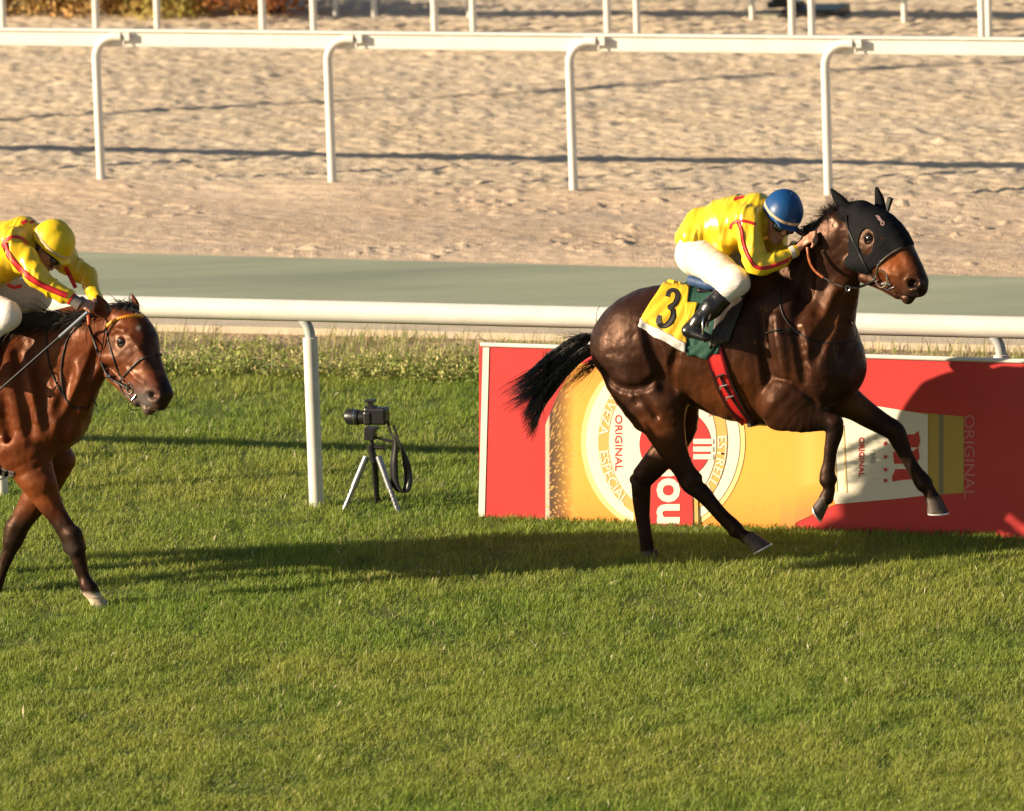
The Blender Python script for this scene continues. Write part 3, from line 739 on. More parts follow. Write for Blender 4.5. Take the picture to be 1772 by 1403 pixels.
def coat_mat(name, rough=.36, coat=.35, veins=.5):
    m = mat(name, (.1, .04, .02), rough, attr='Col', noise=(7, .72, 1.2), bump=(28, .22, .008), coat=coat, spec=.30, crough=.22); m.node_tree.nodes['Principled BSDF'].inputs['Specular Tint'].default_value = (1, .56, .38, 1)
    t = m.node_tree; N = t.nodes; L = t.links; b = N['Principled BSDF']
    bp = [n for n in N if n.type == 'BUMP'][0]
    # larger soft muscle relief, and vein-like ridges
    nh = N.new('ShaderNodeTexNoise'); nh.inputs['Scale'].default_value = 190; nh.inputs['Detail'].default_value = 3; mh = N.new('ShaderNodeMapping'); mh.inputs['Rotation'].default_value = (0, .5, 0); mh.inputs['Scale'].default_value = (.25, 1, 1)
    bh_ = N.new('ShaderNodeBump'); bh_.inputs['Strength'].default_value = .15; bh_.inputs['Distance'].default_value = .003
    rr2 = N.new('ShaderNodeMapRange'); rr2.inputs[1].default_value = .3; rr2.inputs[2].default_value = .7; rr2.inputs[3].default_value = rough-.10; rr2.inputs[4].default_value = rough+.14
    n3 = N.new('ShaderNodeTexNoise'); n3.inputs['Scale'].default_value = 8; n3.inputs['Detail'].default_value = 2
    b3 = N.new('ShaderNodeBump'); b3.inputs['Strength'].default_value = .5; b3.inputs['Distance'].default_value = .035
    tc = N.new('ShaderNodeTexCoord'); L.new(tc.outputs['Object'], n3.inputs['Vector']); L.new(n3.outputs[0], b3.inputs['Height'])
    v = N.new('ShaderNodeTexNoise'); v.inputs['Scale'].default_value = 9; v.inputs['Detail'].default_value = 1.5; v.inputs['Distortion'].default_value = 1.2
    L.new(tc.outputs['Object'], v.inputs['Vector'])
    mr = N.new('ShaderNodeMath'); mr.operation = 'SUBTRACT'; mr.inputs[1].default_value = .5; L.new(v.outputs[0], mr.inputs[0])
    ab = N.new('ShaderNodeMath'); ab.operation = 'ABSOLUTE'; L.new(mr.outputs[0], ab.inputs[0])
    sm = N.new('ShaderNodeMapRange'); sm.inputs[1].default_value = 0; sm.inputs[2].default_value = .03; sm.inputs[3].default_value = 1; sm.inputs[4].default_value = 0; L.new(ab.outputs[0], sm.inputs[0])
    b4 = N.new('ShaderNodeBump'); b4.inputs['Strength'].default_value = veins; b4.inputs['Distance'].default_value = .006
    L.new(sm.outputs[0], b4.inputs['Height']); L.new(b3.outputs[0], b4.inputs['Normal']); L.new(b4.outputs[0], bh_.inputs['Normal']); L.new(tc.outputs['Object'], mh.inputs[0]); L.new(mh.outputs[0], nh.inputs['Vector']); L.new(nh.outputs[0], bh_.inputs['Height']); L.new(bh_.outputs[0], bp.inputs['Normal']); L.new(n3.outputs[0], rr2.inputs[0]); L.new(rr2.outputs[0], b.inputs['Roughness'])
    return m
def lids(ec, HL, e, mir):
    A1 = unit(np.cross(HL, UP)); lm = mat('lid_skin', (.014, .009, .008), .45)
    for up, a0, a1 in ((1, .15, 2.99), (-1, .35, 2.79)):
        pts = [ec-HL*(.0215-.010*abs(math.cos(t))**3)+UP*up*(.0155 if up > 0 else .0165)*math.sin(t)+A1*.027*math.cos(t) for t in np.linspace(a0, a1, 14)]
        for P_ in (pts, [mir(p) for p in pts]): MB().tube(P_, [.003]+[.0065]*12+[.003], 8).build('eyelid', lm, e)
def smoothstep(a, b, x): t = np.clip((x-a)/(b-a), 0, 1); return t*t*(3-2*t)
def yawL(deg):
    """lateral axis of something turned deg further towards the camera than the running direction"""
    a = math.radians(deg); return NH*math.cos(a)+FH*math.sin(a)
def proj(V):
    v = V-CC; t = v@FW; return 886+FPX*(v@CR)/t, 701.5-FPX*(v@CU)/t
def blob(px, py, cx, cy, r): return np.exp(-(((px-cx)**2+(py-cy)**2)/r**2))

# ---------------------------------------------------------------- horse with number 3
FOOT = G(1117, 970)
R3 = Rig(NH@FOOT-0.02, 1250)
def horse3():
    R = R3; P = R.P; e = empty('racehorse', FOOT+FH*.4, 'dark bay galloping racehorse in a black head hood, leading', 'horse')
    pts = np.array([P(a, b, d) for a in (1030, 1610) for b in (320, 980) for d in (.36, -.30)])
    lo = pts.min(0)-.04; hi = pts.max(0)+.06; lo[2] = 0.0
    f = Field(lo, hi, .0085); HL = yawL(16)
    trunk = R.st([(1068, 618, 44, .12), (1090, 598, 72, .22), (1130, 584, 88, .275), (1175, 588, 95, .285), (1225, 600, 106, .285), (1275, 608, 122, .28), (1325, 608, 130, .255), (1372, 606, 122, .225), (1415, 622, 96, .20), (1445, 645, 64, .16)])
    loft(f, trunk, NH, .03)
    # croup, buttock, thigh
    for s in (1, -1):
        d = .135*s
        chain(f, R, [(1110, 560, d*.8, 60), (1105, 620, d, 72), (1122, 670, d, 66), (1140, 715, d*1.05, 52)], NH, .05, .60)
        ball(f, P(1068, 600, d*.8), (.125, .10), .05)
        ball(f, P(1150, 672, d*1.15), (.12, .085), .05)
        # shoulder and chest
        chain(f, R, [(1335, 520, d*.7, 48), (1372, 585, d*1.15, 62), (1395, 640, d*1.2, 62), (1390, 690, d*1.1, 48)], NH, .05, .55)
        ball(f, P(1430, 652, d*.75), (.15, .105), .05)
        ball(f, P(1355, 690, d*1.1), (.13, .075), .04)
    # neck
    neck = R.st([(1350, 560, 92, .15, .0), (1385, 536, 92, .145, .0), (1412, 500, 78, .118, .01), (1432, 462, 66, .095, .02), (1450, 428, 60, .085, .03), (1470, 400, 46, .08, .04)])
    loft(f, neck, yawL(6), .05)
    chain(f, R, [(1425, 590, .04, 46), (1445, 545, .04, 34), (1455, 505, .04, 26)], NH, .05, 1.2)
    chain(f, R, [(1380, 470, 0, 36), (1412, 420, .01, 20), (1440, 385, .02, 18), (1462, 368, .03, 18)], NH, .04, .7)
    # head
    hd = R.st([(1480, 386, 32, .066, .04), (1500, 410, 46, .088, .07), (1515, 432, 50, .092, .10), (1532, 453, 42, .075, .13), (1550, 472, 33, .060, .16), (1566, 487, 28, .052, .18), (1578, 500, 24, .050, .195)])
    loft(f, hd, HL, .03)
    chain(f, R, [(1500, 378, .05, 24), (1528, 392, .08, 24), (1552, 415, .11, 21), (1568, 440, .14, 17), (1583, 466, .165, 15), (1592, 486, .18, 14)], HL, .02, 1.15)      # forehead and nasal bone
    ball(f, P(1490, 455, .135), (.105, .042), .03, L=HL)                    # jowl
    chain(f, R, [(1500, 478, .10, 13), (1530, 492, .14, 11), (1556, 508, .17, 10)], HL, .02, 1.4)         # lower jaw
    ball(f, P(1590, 498, .195), (.050, .052), .02, L=HL); ball(f, P(1586, 488, .225), (.032, .018), .012, L=HL)
    ball(f, P(1571, 515, .185), (.036, .038), .012, L=HL)                  # lower lip and chin
    chain(f, R, [(1574, 508, .22, 2.0), (1590, 511, .235, 2.0)], HL, .006, 1, 2)
    # nostril hollow, mouth line, eye sockets
    T0 = bvh_of(surf(f, 0))
    for (x, y, rx, ry) in ((1577, 491, .032, .021), (1583, 489, .024, .019)):
        nL = hit(T0, x, y); ball(f, nL, (ry, rx), .008, 'sub', HL)
    for q in (-1,): pass
    ht = lambda x, y, o=0: (lambda h: h if h is not None else P(x, y, .2))(hit(T0, x, y, o))
    ring_pts = [ht(1580+15*math.cos(t), 490+11*math.sin(t), -.002) for t in np.linspace(-2.6, 1.6, 9)]
    for a, b in zip(ring_pts, ring_pts[1:]): ell(f, a, b, .007, .007, .007, .007, HL, .012)
    ml = [ht(x, y, -.001) for x, y in ((1548, 506), (1560, 511), (1572, 514), (1584, 516), (1592, 516))]
    for a, b in zip(ml, ml[1:]): ell(f, a, b, .004, .010, .004, .010, HL, .006, 'sub')
    for pts_, r_ in (([(1521, 468), (1540, 474), (1556, 476)], .007), ([(1515, 402), (1528, 412), (1536, 422)], .005)):
        q_ = [ht(x, y, -.003) for x, y in pts_]
        for a, b in zip(q_, q_[1:]): ell(f, a, b, r_, r_, r_, r_, HL, .02)
    def crease(pts, r, k, mode='sub', o=0.0):
        q_ = [ht(x, y, o) for x, y in spline(np.array(pts, float), 3)]
        for i, (a, b) in enumerate(zip(q_, q_[1:])):
            rr = r*(.5+.5*math.sin(math.pi*(i+.5)/(len(q_)-1))); ell(f, a, b, rr, rr, rr, rr, HL, k, mode)
    crease([(1043, 640), (1058, 662), (1085, 674), (1115, 670), (1132, 655)], .007, .040)
    crease([(1118, 560), (1128, 600), (1142, 640), (1152, 678)], .009, .060)
    crease([(1168, 690), (1160, 650), (1170, 610)], .010, .04)
    crease([(1100, 690), (1130, 740), (1160, 790)], .008, .025)
    crease([(1318, 545), (1322, 600), (1330, 650), (1338, 700)], .010, .05)
    crease([(1345, 548), (1352, 600), (1360, 650)], .014, .05, 'add', -.004)
    crease([(1375, 560), (1385, 610), (1392, 660)], .009, .05)
    crease([(1338, 655), (1365, 662), (1392, 680), (1412, 700)], .010, .03)
    crease([(1352, 712), (1385, 712), (1418, 720)], .007, .02); crease([(1356, 732), (1390, 730), (1420, 731)], .006, .016)
    crease([(1457, 512), (1442, 550), (1420, 590), (1408, 625)], .014, .05)
    crease([(1400, 450), (1395, 500), (1380, 545)], .014, .06)
    crease([(1470, 520), (1462, 560), (1452, 610)], .012, .04)
    crease([(1192, 843), (1222, 872), (1256, 906)], .0045, .012); crease([(1436, 755), (1430, 790), (1428, 818)], .0035, .010); crease([(1552, 765), (1568, 795), (1588, 826)], .004, .010)
    crease([(1103, 850), (1106, 890), (1113, 925)], .005, .012)
    es = ht(1503, 413)
    for sd in (1, -1):
        ell(f, P(1500, 404, .11)-HL*0, P(1510, 398, .12), .022, .02, .02, .02, HL, .02) if sd == 1 else None
    ball(f, es, (.022, .030), .012, 'sub', HL)
    # cheek and face relief
    chain(f, R, [(1512, 428, .165, 5), (1530, 445, .175, 4), (1548, 458, .18, 3)], HL, .02, .8)
    # ears
    for (bx, by, mx, my, tx, ty, d, bw) in ((1470, 372, 1456, 350, 1438, 328, .07, 12), (1524, 366, 1522, 345, 1517, 325, -.03, 10)):
        chain(f, R, [(bx, by, d, bw), (mx, my, d+.005, bw*.78), ((mx+tx)/2, (my+ty)/2, d+.008, bw*.55), (tx, ty, d+.01, 2.5)], HL, .015, .6, 3)
    # hind legs: near one reaching forward, far one on the ground
    chain(f, R, [(1140, 700, .17, 50), (1152, 745, .18, 36), (1168, 785, .18, 25), (1185, 815, .175, 19.5), (1199, 833, .17, 20)], NH, .03, .62, 3)
    chain(f, R, [(1178, 826, .17, 8), (1192, 838, .17, 15), (1212, 850, .17, 16), (1230, 870, .17, 13.5), (1250, 893, .17, 12.8), (1266, 908, .17, 13.8), (1274, 918, .17, 15)], NH, .012, .72, 3)
    chain(f, R, [(1274, 918, .17, 12.5), (1284, 925, .17, 11), (1296, 932, .17, 13)], NH, .01, .85, 3)
    chain(f, R, [(1165, 700, -.14, 48), (1172, 735, -.15, 37), (1160, 770, -.14, 28), (1135, 800, -.13, 24), (1112, 826, -.13, 20.5)], NH, .03, .6, 3)
    chain(f, R, [(1094, 828, -.13, 8), (1108, 836, -.13, 17), (1110, 865, -.13, 16.5), (1112, 895, -.13, 13.5), (1117, 925, -.13, 12.5), (1120, 948, -.13, 13), (1122, 958, -.13, 12)], NH, .012, .62, 3)
    # forelegs
    chain(f, R, [(1358, 690, .16, 52), (1382, 714, .17, 36), (1412, 723, .17, 24), (1435, 729, .17, 17), (1444, 733, .17, 16.5)], NH, .03, .75, 3)
    ball(f, P(1350, 728, .16), (.085, .055), .03)
    chain(f, R, [(1443, 731, .17, 17), (1444, 748, .17, 15.5), (1438, 775, .17, 12), (1435, 800, .17, 11.2), (1432, 818, .17, 13.5), (1433, 830, .17, 16)], NH, .012, .78, 3)
    chain(f, R, [(1432, 832, .17, 13), (1435, 846, .17, 10.5), (1430, 862, .17, 13)], NH, .01, .85, 3)
    chain(f, R, [(1440, 680, -.10, 42), (1475, 700, -.11, 27), (1505, 720, -.12, 22), (1532, 736, -.12, 19), (1548, 746, -.12, 18.5), (1556, 762, -.12, 16.5), (1568, 788, -.12, 12.8), (1582, 812, -.12, 12), (1594, 830, -.12, 15), (1600, 838, -.12, 15.5)], NH, .02, .72, 3)
    chain(f, R, [(1600, 838, -.12, 13), (1608, 850, -.12, 11.5), (1614, 862, -.12, 13.5)], NH, .01, .85, 3)
    # hollows that separate the muscles
    g = lambda pts, dep=.02: [ell(f, P(*a), P(*b), r1*R.px, r1*R.px, r2*R.px, r2*R.px, NH, dep, 'sub') for a, b, r1, r2 in pts]
    g([((1196, 640, .335), (1188, 690, .29), 6, 7), ((1330, 560, .315), (1322, 660, .335), 4, 5), ((1448, 520, .20), (1408, 590, .25), 5, 6), ((1090, 655, .30), (1135, 720, .26), 3, 4), ((1340, 630, .325), (1368, 676, .32), 3, 4)], .03)
    V, F = surf(f, 2)
    px, py = proj(V); n = V@NH; near = smoothstep(R.D+.02, R.D-.12, n)
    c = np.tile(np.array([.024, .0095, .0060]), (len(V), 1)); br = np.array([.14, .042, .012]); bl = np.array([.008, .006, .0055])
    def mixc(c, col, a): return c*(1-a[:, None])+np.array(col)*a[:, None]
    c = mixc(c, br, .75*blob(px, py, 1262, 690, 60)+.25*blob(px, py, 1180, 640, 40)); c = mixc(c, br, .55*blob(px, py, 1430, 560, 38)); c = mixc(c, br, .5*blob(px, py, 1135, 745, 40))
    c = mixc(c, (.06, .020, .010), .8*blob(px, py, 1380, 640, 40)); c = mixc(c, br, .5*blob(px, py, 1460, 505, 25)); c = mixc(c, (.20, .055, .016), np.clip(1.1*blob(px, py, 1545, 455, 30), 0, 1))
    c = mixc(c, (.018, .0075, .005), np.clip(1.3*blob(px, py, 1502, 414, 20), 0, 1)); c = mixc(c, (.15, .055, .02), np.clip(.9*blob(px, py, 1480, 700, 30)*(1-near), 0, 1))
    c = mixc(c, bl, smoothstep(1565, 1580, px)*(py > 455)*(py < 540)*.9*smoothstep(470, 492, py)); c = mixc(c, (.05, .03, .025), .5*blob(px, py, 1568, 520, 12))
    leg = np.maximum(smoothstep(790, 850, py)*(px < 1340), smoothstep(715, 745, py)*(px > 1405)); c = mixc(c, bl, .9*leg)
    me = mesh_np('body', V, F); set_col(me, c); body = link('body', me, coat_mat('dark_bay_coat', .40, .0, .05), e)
    bv = bvh_of((V, F))
    # hooves
    hm = mat('dark_hoof', (.075, .052, .040), .6, noise=(30, .7, 1.2), bump=(50, .3, .004, (1, 1, 6)))
    hooves(R, [(1430, 858, 1414, 884, .17, (.35, .95), .036, .050), (1612, 858, 1620, 886, -.12, (1, .10), .044, .062), (1290, 926, 1316, 950, .17, (1, -.42), .040, .060), (1122, 950, 1124, 970, -.13, (1, 0), .044, .058)], e, hm)
    # eye
    def eye(p, par, r=.028):
        bm = bmesh.new(); bmesh.ops.create_uvsphere(bm, u_segments=24, v_segments=16, radius=r); me = bpy.data.meshes.new('eye'); bm.to_mesh(me); bm.free()
        me.polygons.foreach_set('use_smooth', np.ones(len(me.polygons), bool)); o = link('eye', me, EYE, par); o.matrix_parent_inverse = par_inv(par); o.location = Vector(p); return o
    h = hit(bv, 1503, 413); ec = h+HL*.0125; eye(ec, e)
    Dh = R.P(1515, 420, .10)                       # head midplane
    mir = lambda p: p-2*((np.asarray(p)-Dh)@HL)*HL
    eye(mir(ec), e)
    lids(ec, HL, e, mir)
    # ---- hood
    hp = np.array([P(1440, 500, -.25), P(1600, 330, .4), P(1440, 330, .4), P(1600, 500, -.25)]); fh = Field(hp.min(0)-.08, hp.max(0)+.08, .0055)
    o_ = 6/R.px*.001
    def sh(rows, dpx, dm): return R.st([(r[0], r[1], r[2]+dpx, r[3]+dm, r[4]) for r in rows])
    loft(fh, sh([(1480, 386, 32, .066, .04), (1500, 410, 46, .088, .07), (1515, 432, 50, .092, .10), (1532, 453, 42, .075, .13), (1550, 472, 33, .060, .16)], 2, .007), HL, .03)
    chain(fh, R, [(1500, 378, .05, 26), (1528, 392, .08, 26), (1552, 415, .11, 23), (1568, 440, .14, 19)], HL, .02, 1.15)
    ball(fh, P(1490, 455, .137), (.110, .048), .03, L=HL)
    chain(fh, R, [(1512, 428, .168, 8), (1530, 445, .178, 7)], HL, .02, .8)
    for (bx, by, mx, my, tx, ty, d, bw) in ((1470, 372, 1456, 350, 1438, 328, .07, 12), (1524, 366, 1522, 345, 1517, 325, -.03, 10)):
        chain(fh, R, [(bx, by, d, bw+2), (mx, my, d+.005, bw*.78+1.6), ((mx+tx)/2, (my+ty)/2, d+.008, bw*.55+1.5), (tx, ty, d+.01, 4)], HL, .015, .62, 3)
    chain(fh, R, [(1470, 370, .03, 20), (1490, 366, .04, 20)], HL, .02, 1.3)
    hx = unit(P(1530, 405, .1)-P(1480, 405, .04)); nb = unit(np.cross(P(1562, 430, 0)-P(1517, 462, 0), HL)); 
    if nb@FH < 0: nb = -nb
    cut(fh, P(1548, 444, .13), nb)                                        # front edge under the noseband
    nb2 = unit(P(1462, 420, 0)-P(1478, 418, 0)); cut(fh, P(1464, 420, .03), unit(nb2+UP*-.08))
    q = fh.sub(fh.lo, fh.lo+fh.res*fh.n)                                   # eye holes through both sides
    rel = [q[1]-ec[0], q[2]-ec[1], q[3]-ec[2]]; A1 = np.cross(HL, UP); A1 = unit(A1)
    uu = rel[0]*A1[0]+rel[1]*A1[1]+rel[2]*A1[2]; vv = rel[2]
    hole = (np.sqrt((uu/.050)**2+((vv+.014)/.070)**2)-1)*.05; fh.A = np.maximum(fh.A, -hole.astype(np.float32))
    Vh, Fh = surf(fh, 2); hm_ = mat('black_stretch_fabric', (0.0045, .0045, .006), .8, bump=(150, .3, .002), noise=(8, .7, 1.3), spec=.15)
    hood = link('hood', mesh_np('hood', Vh, Fh), hm_, e)
    bvh = bvh_of((V, F), (Vh, Fh))
    PINK = mat('pink_embroidery', (.55, .33, .33), .7)
    cu = bpy.data.curves.new('t', 'FONT'); cu.body = 'Qatar'; cu.size = 15; cu.align_x = 'CENTER'; cu.resolution_u = 2; cu.offset = .25
    o = bpy.data.objects.new('t', cu); COL.objects.link(o); me = bpy.data.meshes.new_from_object(o.evaluated_get(bpy.context.evaluated_depsgraph_get())); bpy.data.objects.remove(o)
    for v in me.vertices:
        x, y = v.co.x*.62, v.co.y*.62; a_ = math.radians(128); X = 1525+x*math.cos(a_)-y*math.sin(a_); Y = 379-(x*math.sin(a_)+y*math.cos(a_)); hh = hit(bvh, X, Y, .002); v.co = Vector(hh if hh is not None else onplane(X, Y, R.D))
    me.name = 'hood_lettering'; link('hood_lettering', me, PINK, hood).matrix_parent_inverse = Matrix.Identity(4)
    # ---- bridle
    br_ = empty('bridle', P(1510, 470, .2), None, None); del_props(br_); br_.parent = e; br_.matrix_parent_inverse = par_inv(e); br_.name = 'bridle'
    def sub(o): o.parent = br_; o.matrix_parent_inverse = Matrix.Translation(-br_.location); return o
    def both(pts, r, name, m, off=.001):
        o, out = strap(pts, bvh, r, name, m, e, 8, off); sub(o)
        o2 = MB().tube([mir(p) for p in out], r, 8).build(name, m, e); sub(o2); return out
    def band(pts, wpx, name, m, th=.004):
        return sub(ribbon(pts, wpx, bvh, .004, th, name, m, e))
    both([(1464, 372), (1469, 398), (1484, 432), (1499, 462), (1512, 482)], .0065, 'cheek_strap', BLACKL)
    o1 = both([(1519, 460), (1528, 450), (1545, 437), (1560, 429), (1568, 430)], .0075, 'noseband', BROWNL)
    both([(1519, 460), (1517, 470), (1510, 485), (1500, 492)], .006, 'noseband', BROWNL)
    ring = hit(bvh, 1525, 482, .016)
    rg = [ring+np.cross(HL, UP)*-.038*math.cos(t)+UP*.048*math.sin(t) for t in np.linspace(0, 2*math.pi, 33)]
    sub(MB().tube(rg, .0042, 8, cap=False).build('bit_ring', METAL, e)); sub(MB().tube([mir(p) for p in rg], .0042, 8, cap=False).build('bit_ring', METAL, e))
    bt = hit(bvh, 1540, 492, .005); sub(MB().tube([ring-UP*.03, (ring+bt)/2-UP*.01, bt, bt+HL*.03], [.006, .009, .009, .007], 10).build('bit', METAL, e))
    sub(MB().tube([ring-UP*.046, hit(bvh, 1536, 501, .006), hit(bvh, 1548, 496, .004)], .003, 8).build('curb_chain', METAL, e))
    # rein : hand -> neck -> ring
    rp = [P(1397, 428, .16), P(1401, 452, .19), P(1410, 468, .21), P(1425, 480, .225)]; r2 = [P(1425, 480, .225), P(1445, 491, .245), P(1466, 497, .25), hit(bvh, 1487, 496, .012), hit(bvh, 1503, 490, .012), ring-FH*.03]
    sub(MB().tube(spline(np.array(rp), 6), [.008]*19, 8).build('rein_grip', TANL, e)); sub(MB().tube(spline(np.array(r2), 5), [.0045]*10+[.008]*10+[.006]*6, 8).build('rein', BLACKL, e))
    m2 = lambda p: p-2*((np.asarray(p)-P(1440, 470, .0))@NH)*NH
    sub(MB().tube(spline(np.array([P(1405, 425, -.06), P(1420, 455, -.14), P(1450, 480, -.14), P(1490, 485, -.07), mir(ring)]), 6), .0055, 8).build('rein', BLACKL, e))
    rr_ = P(1467, 499, .27); sub(MB().tube([rr_+FH*.012*math.cos(t)+UP*.014*math.sin(t) for t in np.linspace(0, 6.283, 17)], .003, 6, cap=False).build('rein_ring', METAL, e))
    # ---- breast strap round neck
    bo, _ = strap([(1352, 478), (1349, 505), (1352, 535), (1362, 556), (1380, 574), (1400, 586), (1430, 593), (1458, 594), (1474, 590)], bv, .0045, 'neck_strap', BLACKL, e, off=.002)
    strap([(1382, 575), (1368, 570), (1350, 570), (1335, 573), (1322, 577)], bv, .0045, 'strap_end', BLACKL, e, off=.012)
    strap([(1380, 575), (1362, 573), (1345, 576)], bv, .004, 'strap_end', BLACKL, e, off=.012)
    MB().tube(spline(np.array([P(1468, 556, .08), P(1477, 560, .10), P(1481, 575, .11), P(1478, 590, .11)]), 6), .004, 8).build('strap_loop', BLACKL, e)
    # ---- mane
    S = []
    def lock(base, d1, ln, r, droop=.0, n=7, jit=.25):
        p = np.array(base, float); v = unit(np.array(d1, float)+rng.normal(0, jit, 3)); out = [p.copy()]; cv = rng.normal(0, .13, 3)
        for i in range(n): v = unit(v+np.array([0, 0, -droop])+rng.normal(0, .07, 3)+cv); p = p+v*ln/n; out.append(p.copy())
        S.append((out, r))
    for i in range(1500):                                                       # wind-blown tuft behind the ears
        t = rng.random()**.8; b = P(1428+t*40, 388-t*22, .03+rng.normal(0, .018)); lock(b-UP*.015, -FH*(.45-.5*t*rng.random())+UP*(.75), .055+.085*rng.random()*(.4+.9*math.sin(min(1, t*1.5)*2.2)), .0012, .0, 9, .10)
    for i in range(900):                                                        # hair lying close along the crest
        t = rng.random(); b = P(1345+t*72, 462-t*68, .035+rng.normal(0, .022)); lock(b-UP*.01, -FH*.75+UP*.15+NH*.2, .05+.05*rng.random(), .0022, .32, 7, .12)
    for i in range(500):
        t = rng.random(); b = P(1402+rng.normal(0, 4)+t*20, 396-t*8+rng.normal(0, 3), .03+rng.normal(0, .02)); lock(b, -FH*.7+UP*.35, .05+.03*rng.random(), .0022, .38, 7, .15)
    for i in range(260): lock(P(1464+rng.random()*26, 362, .05), UP*.6+FH*(.1+.6*rng.random()), .03+.045*rng.random(), .0013, .05)
    hair('mane', S, HAIR, e)
    # ---- tail
    S = []; dock = P(1040, 592, .0)
    for kk in range(46):
        uk = rng.uniform(-1, 1); low = rng.random() < .35; L_ = .70+.32*rng.random()
        zx, zy = (912+rng.normal(0, 10), 752+rng.normal(0, 10)) if low else (872+rng.normal(0, 12)+(uk > .3)*18, 700+uk*30+rng.normal(0, 8))
        if kk < 4: zx, zy, L_ = 925+rng.random()*40, 600+rng.random()*25, .9
        wk = rng.normal(0, 4.5, 20).cumsum()*.5; dk_ = rng.normal(0, .05)
        for i in range(int(34)):
            v_ = rng.normal(0, .5); sp = 5.0
            a = np.array([1042, 588+uk*10+v_*2]); m1 = np.array([996, 606+uk*23+v_*5]); m2_ = np.array([944, 648+uk*33+(14 if low else 0)+v_*sp]); z = np.array([zx+v_*5, zy+v_*8])
            z = m2_+(z-m2_)*L_*(.55+.5*rng.random()); S2 = spline(np.array([a, m1, m2_, z]), 5)
            pts = [P(p[0], p[1]+wk[min(j, 19)]*(j/len(S2))**1.5+rng.normal(0, 1.1), dk_*(j/len(S2))*1.6+rng.normal(0, .012)*(1-abs(2*j/len(S2)-1)*.6)) for j, p in enumerate(S2)]; S.append((pts, .0021+.0014*rng.random()))
    for i in range(70):
        y0 = 612+rng.random()*18; ex = 1005-rng.random()*45; S2 = spline(np.array([[1034, y0], [(1034+ex)/2+8, y0+18], [ex, y0+32+rng.random()*30]]), 5); S.append(([P(p[0], p[1], .02*rng.normal()) for p in S2], .0016))
    for i in range(40):
        ex = 945+rng.random()*50; S2 = spline(np.array([[1030, 592], [(1030+ex)/2, 584+rng.normal(0, 4)], [ex, 572+rng.random()*22]]), 5); S.append(([P(p[0], p[1], .02*rng.normal()) for p in S2], .0012))
    tail = hair('tail', S, HAIR, e)
    tc_ = MB().tube([P(1050, 585), P(1030, 592), P(1005, 604)], [.045, .034, .015], 12).build('tail_dock', HAIR, e)
    return e, (V, F), (Vh, Fh), bv, trunk
def del_props(o):
    for k in ('label', 'category', 'group'):
        if k in o: del o[k]
h3, VF3, VFh3, bv3, trunk3 = horse3()

# ================================================================== TACK AND RIDERS
def patch(name, grid, bv, off, th, m, par, nu=16, nv=16, mirror=None, fold=0.0, over=None):
    """cloth laid on a surface. grid = four photo corners (tl, tr, br, bl) or a fn(u, v)->px,py ; offset along the surface normal"""
    def fn(u, v):
        if callable(grid): return grid(u, v)
        tl_, tr_, br2, bl_ = [np.array(q, float) for q in grid]; return (tl_*(1-u)+tr_*u)*(1-v)+(bl_*(1-u)+br2*u)*v
    Pn = np.zeros((nu+1, nv+1, 3)); ok = np.zeros((nu+1, nv+1), bool)
    for i in range(nu+1):
        for j in range(nv+1):
            x, y = fn(i/nu, j/nv); d = unit(ray(x, y)); h = bv.ray_cast(Vector(CC), Vector(d))
            if h[0] is not None:
                nn = np.array(h[1]); nn = nn if nn@d < 0 else -nn; nn = unit(nn-d*.3)
                wv = fold*math.sin(i*1.3+j*.6)*(j/nv); Pn[i, j] = np.array(h[0])+nn*(off+wv); ok[i, j] = True
    for i in range(nu+1):
        for j in range(nv+1):
            if not ok[i, j]:
                x, y = fn(i/nu, j/nv); c = [(abs(a-i)+abs(b-j), a, b) for a in range(nu+1) for b in range(nv+1) if ok[a, b]]; c.sort(); _, a, b = c[0]
                t = (Pn[a, b]-CC)@FW; Pn[i, j] = CC+ray(x, y)*t
    V = Pn.reshape(-1, 3).tolist(); F = []
    for i in range(nu):
        for j in range(nv): a = i*(nv+1)+j; F.append((a, a+1, a+nv+2, a+nv+1))
    if mirror is not None:
        n = len(V); V += [mirror(np.array(v)).tolist() for v in V]; F += [tuple(q+n for q in f[::-1]) for f in F]
        for i in range(nu): a = i*(nv+1); b = (i+1)*(nv+1); F.append((a, b, b+n, a+n))
    o = link(name, mesh_np(name, V, F), m, par); s_ = o.modifiers.new('s', 'SOLIDIFY'); s_.thickness = th; s_.offset = 0
    return o
YSAT = lambda n, c=(.82, .56, .022): mat(n, c, .30, spec=.6, coat=.12, crough=.25, bump=(11, .35, .02, (1, 1, .5), (0, .5, .3)))
REDF = mat('red_fabric', (.62, .02, .02), .5)
SKIN = mat('skin', (.52, .25, .16), .45, sss=.15, noise=(30, .9, 1.05))
BOOTM = mat('boot_leather', (.010, .009, .009), .30, coat=.25, crough=.2, bump=(13, .5, .018))
BREE = mat('white_breeches_fabric', (.76, .70, .65), .7, bump=(16, .25, .015, (1, 1, 3), (0, .6, 0)))
STRAPC = mat('beige_elastic', (.62, .45, .28), .7)
GOG = mat('goggle_lens', (.015, .014, .012), .08, coat=1)
def sub_to(o, par, root):
    o.parent = par; M_ = Matrix.Translation(-Vector(root.location))
    p = par
    o.matrix_parent_inverse = Matrix.Identity(4) if par is not root else M_
    return o
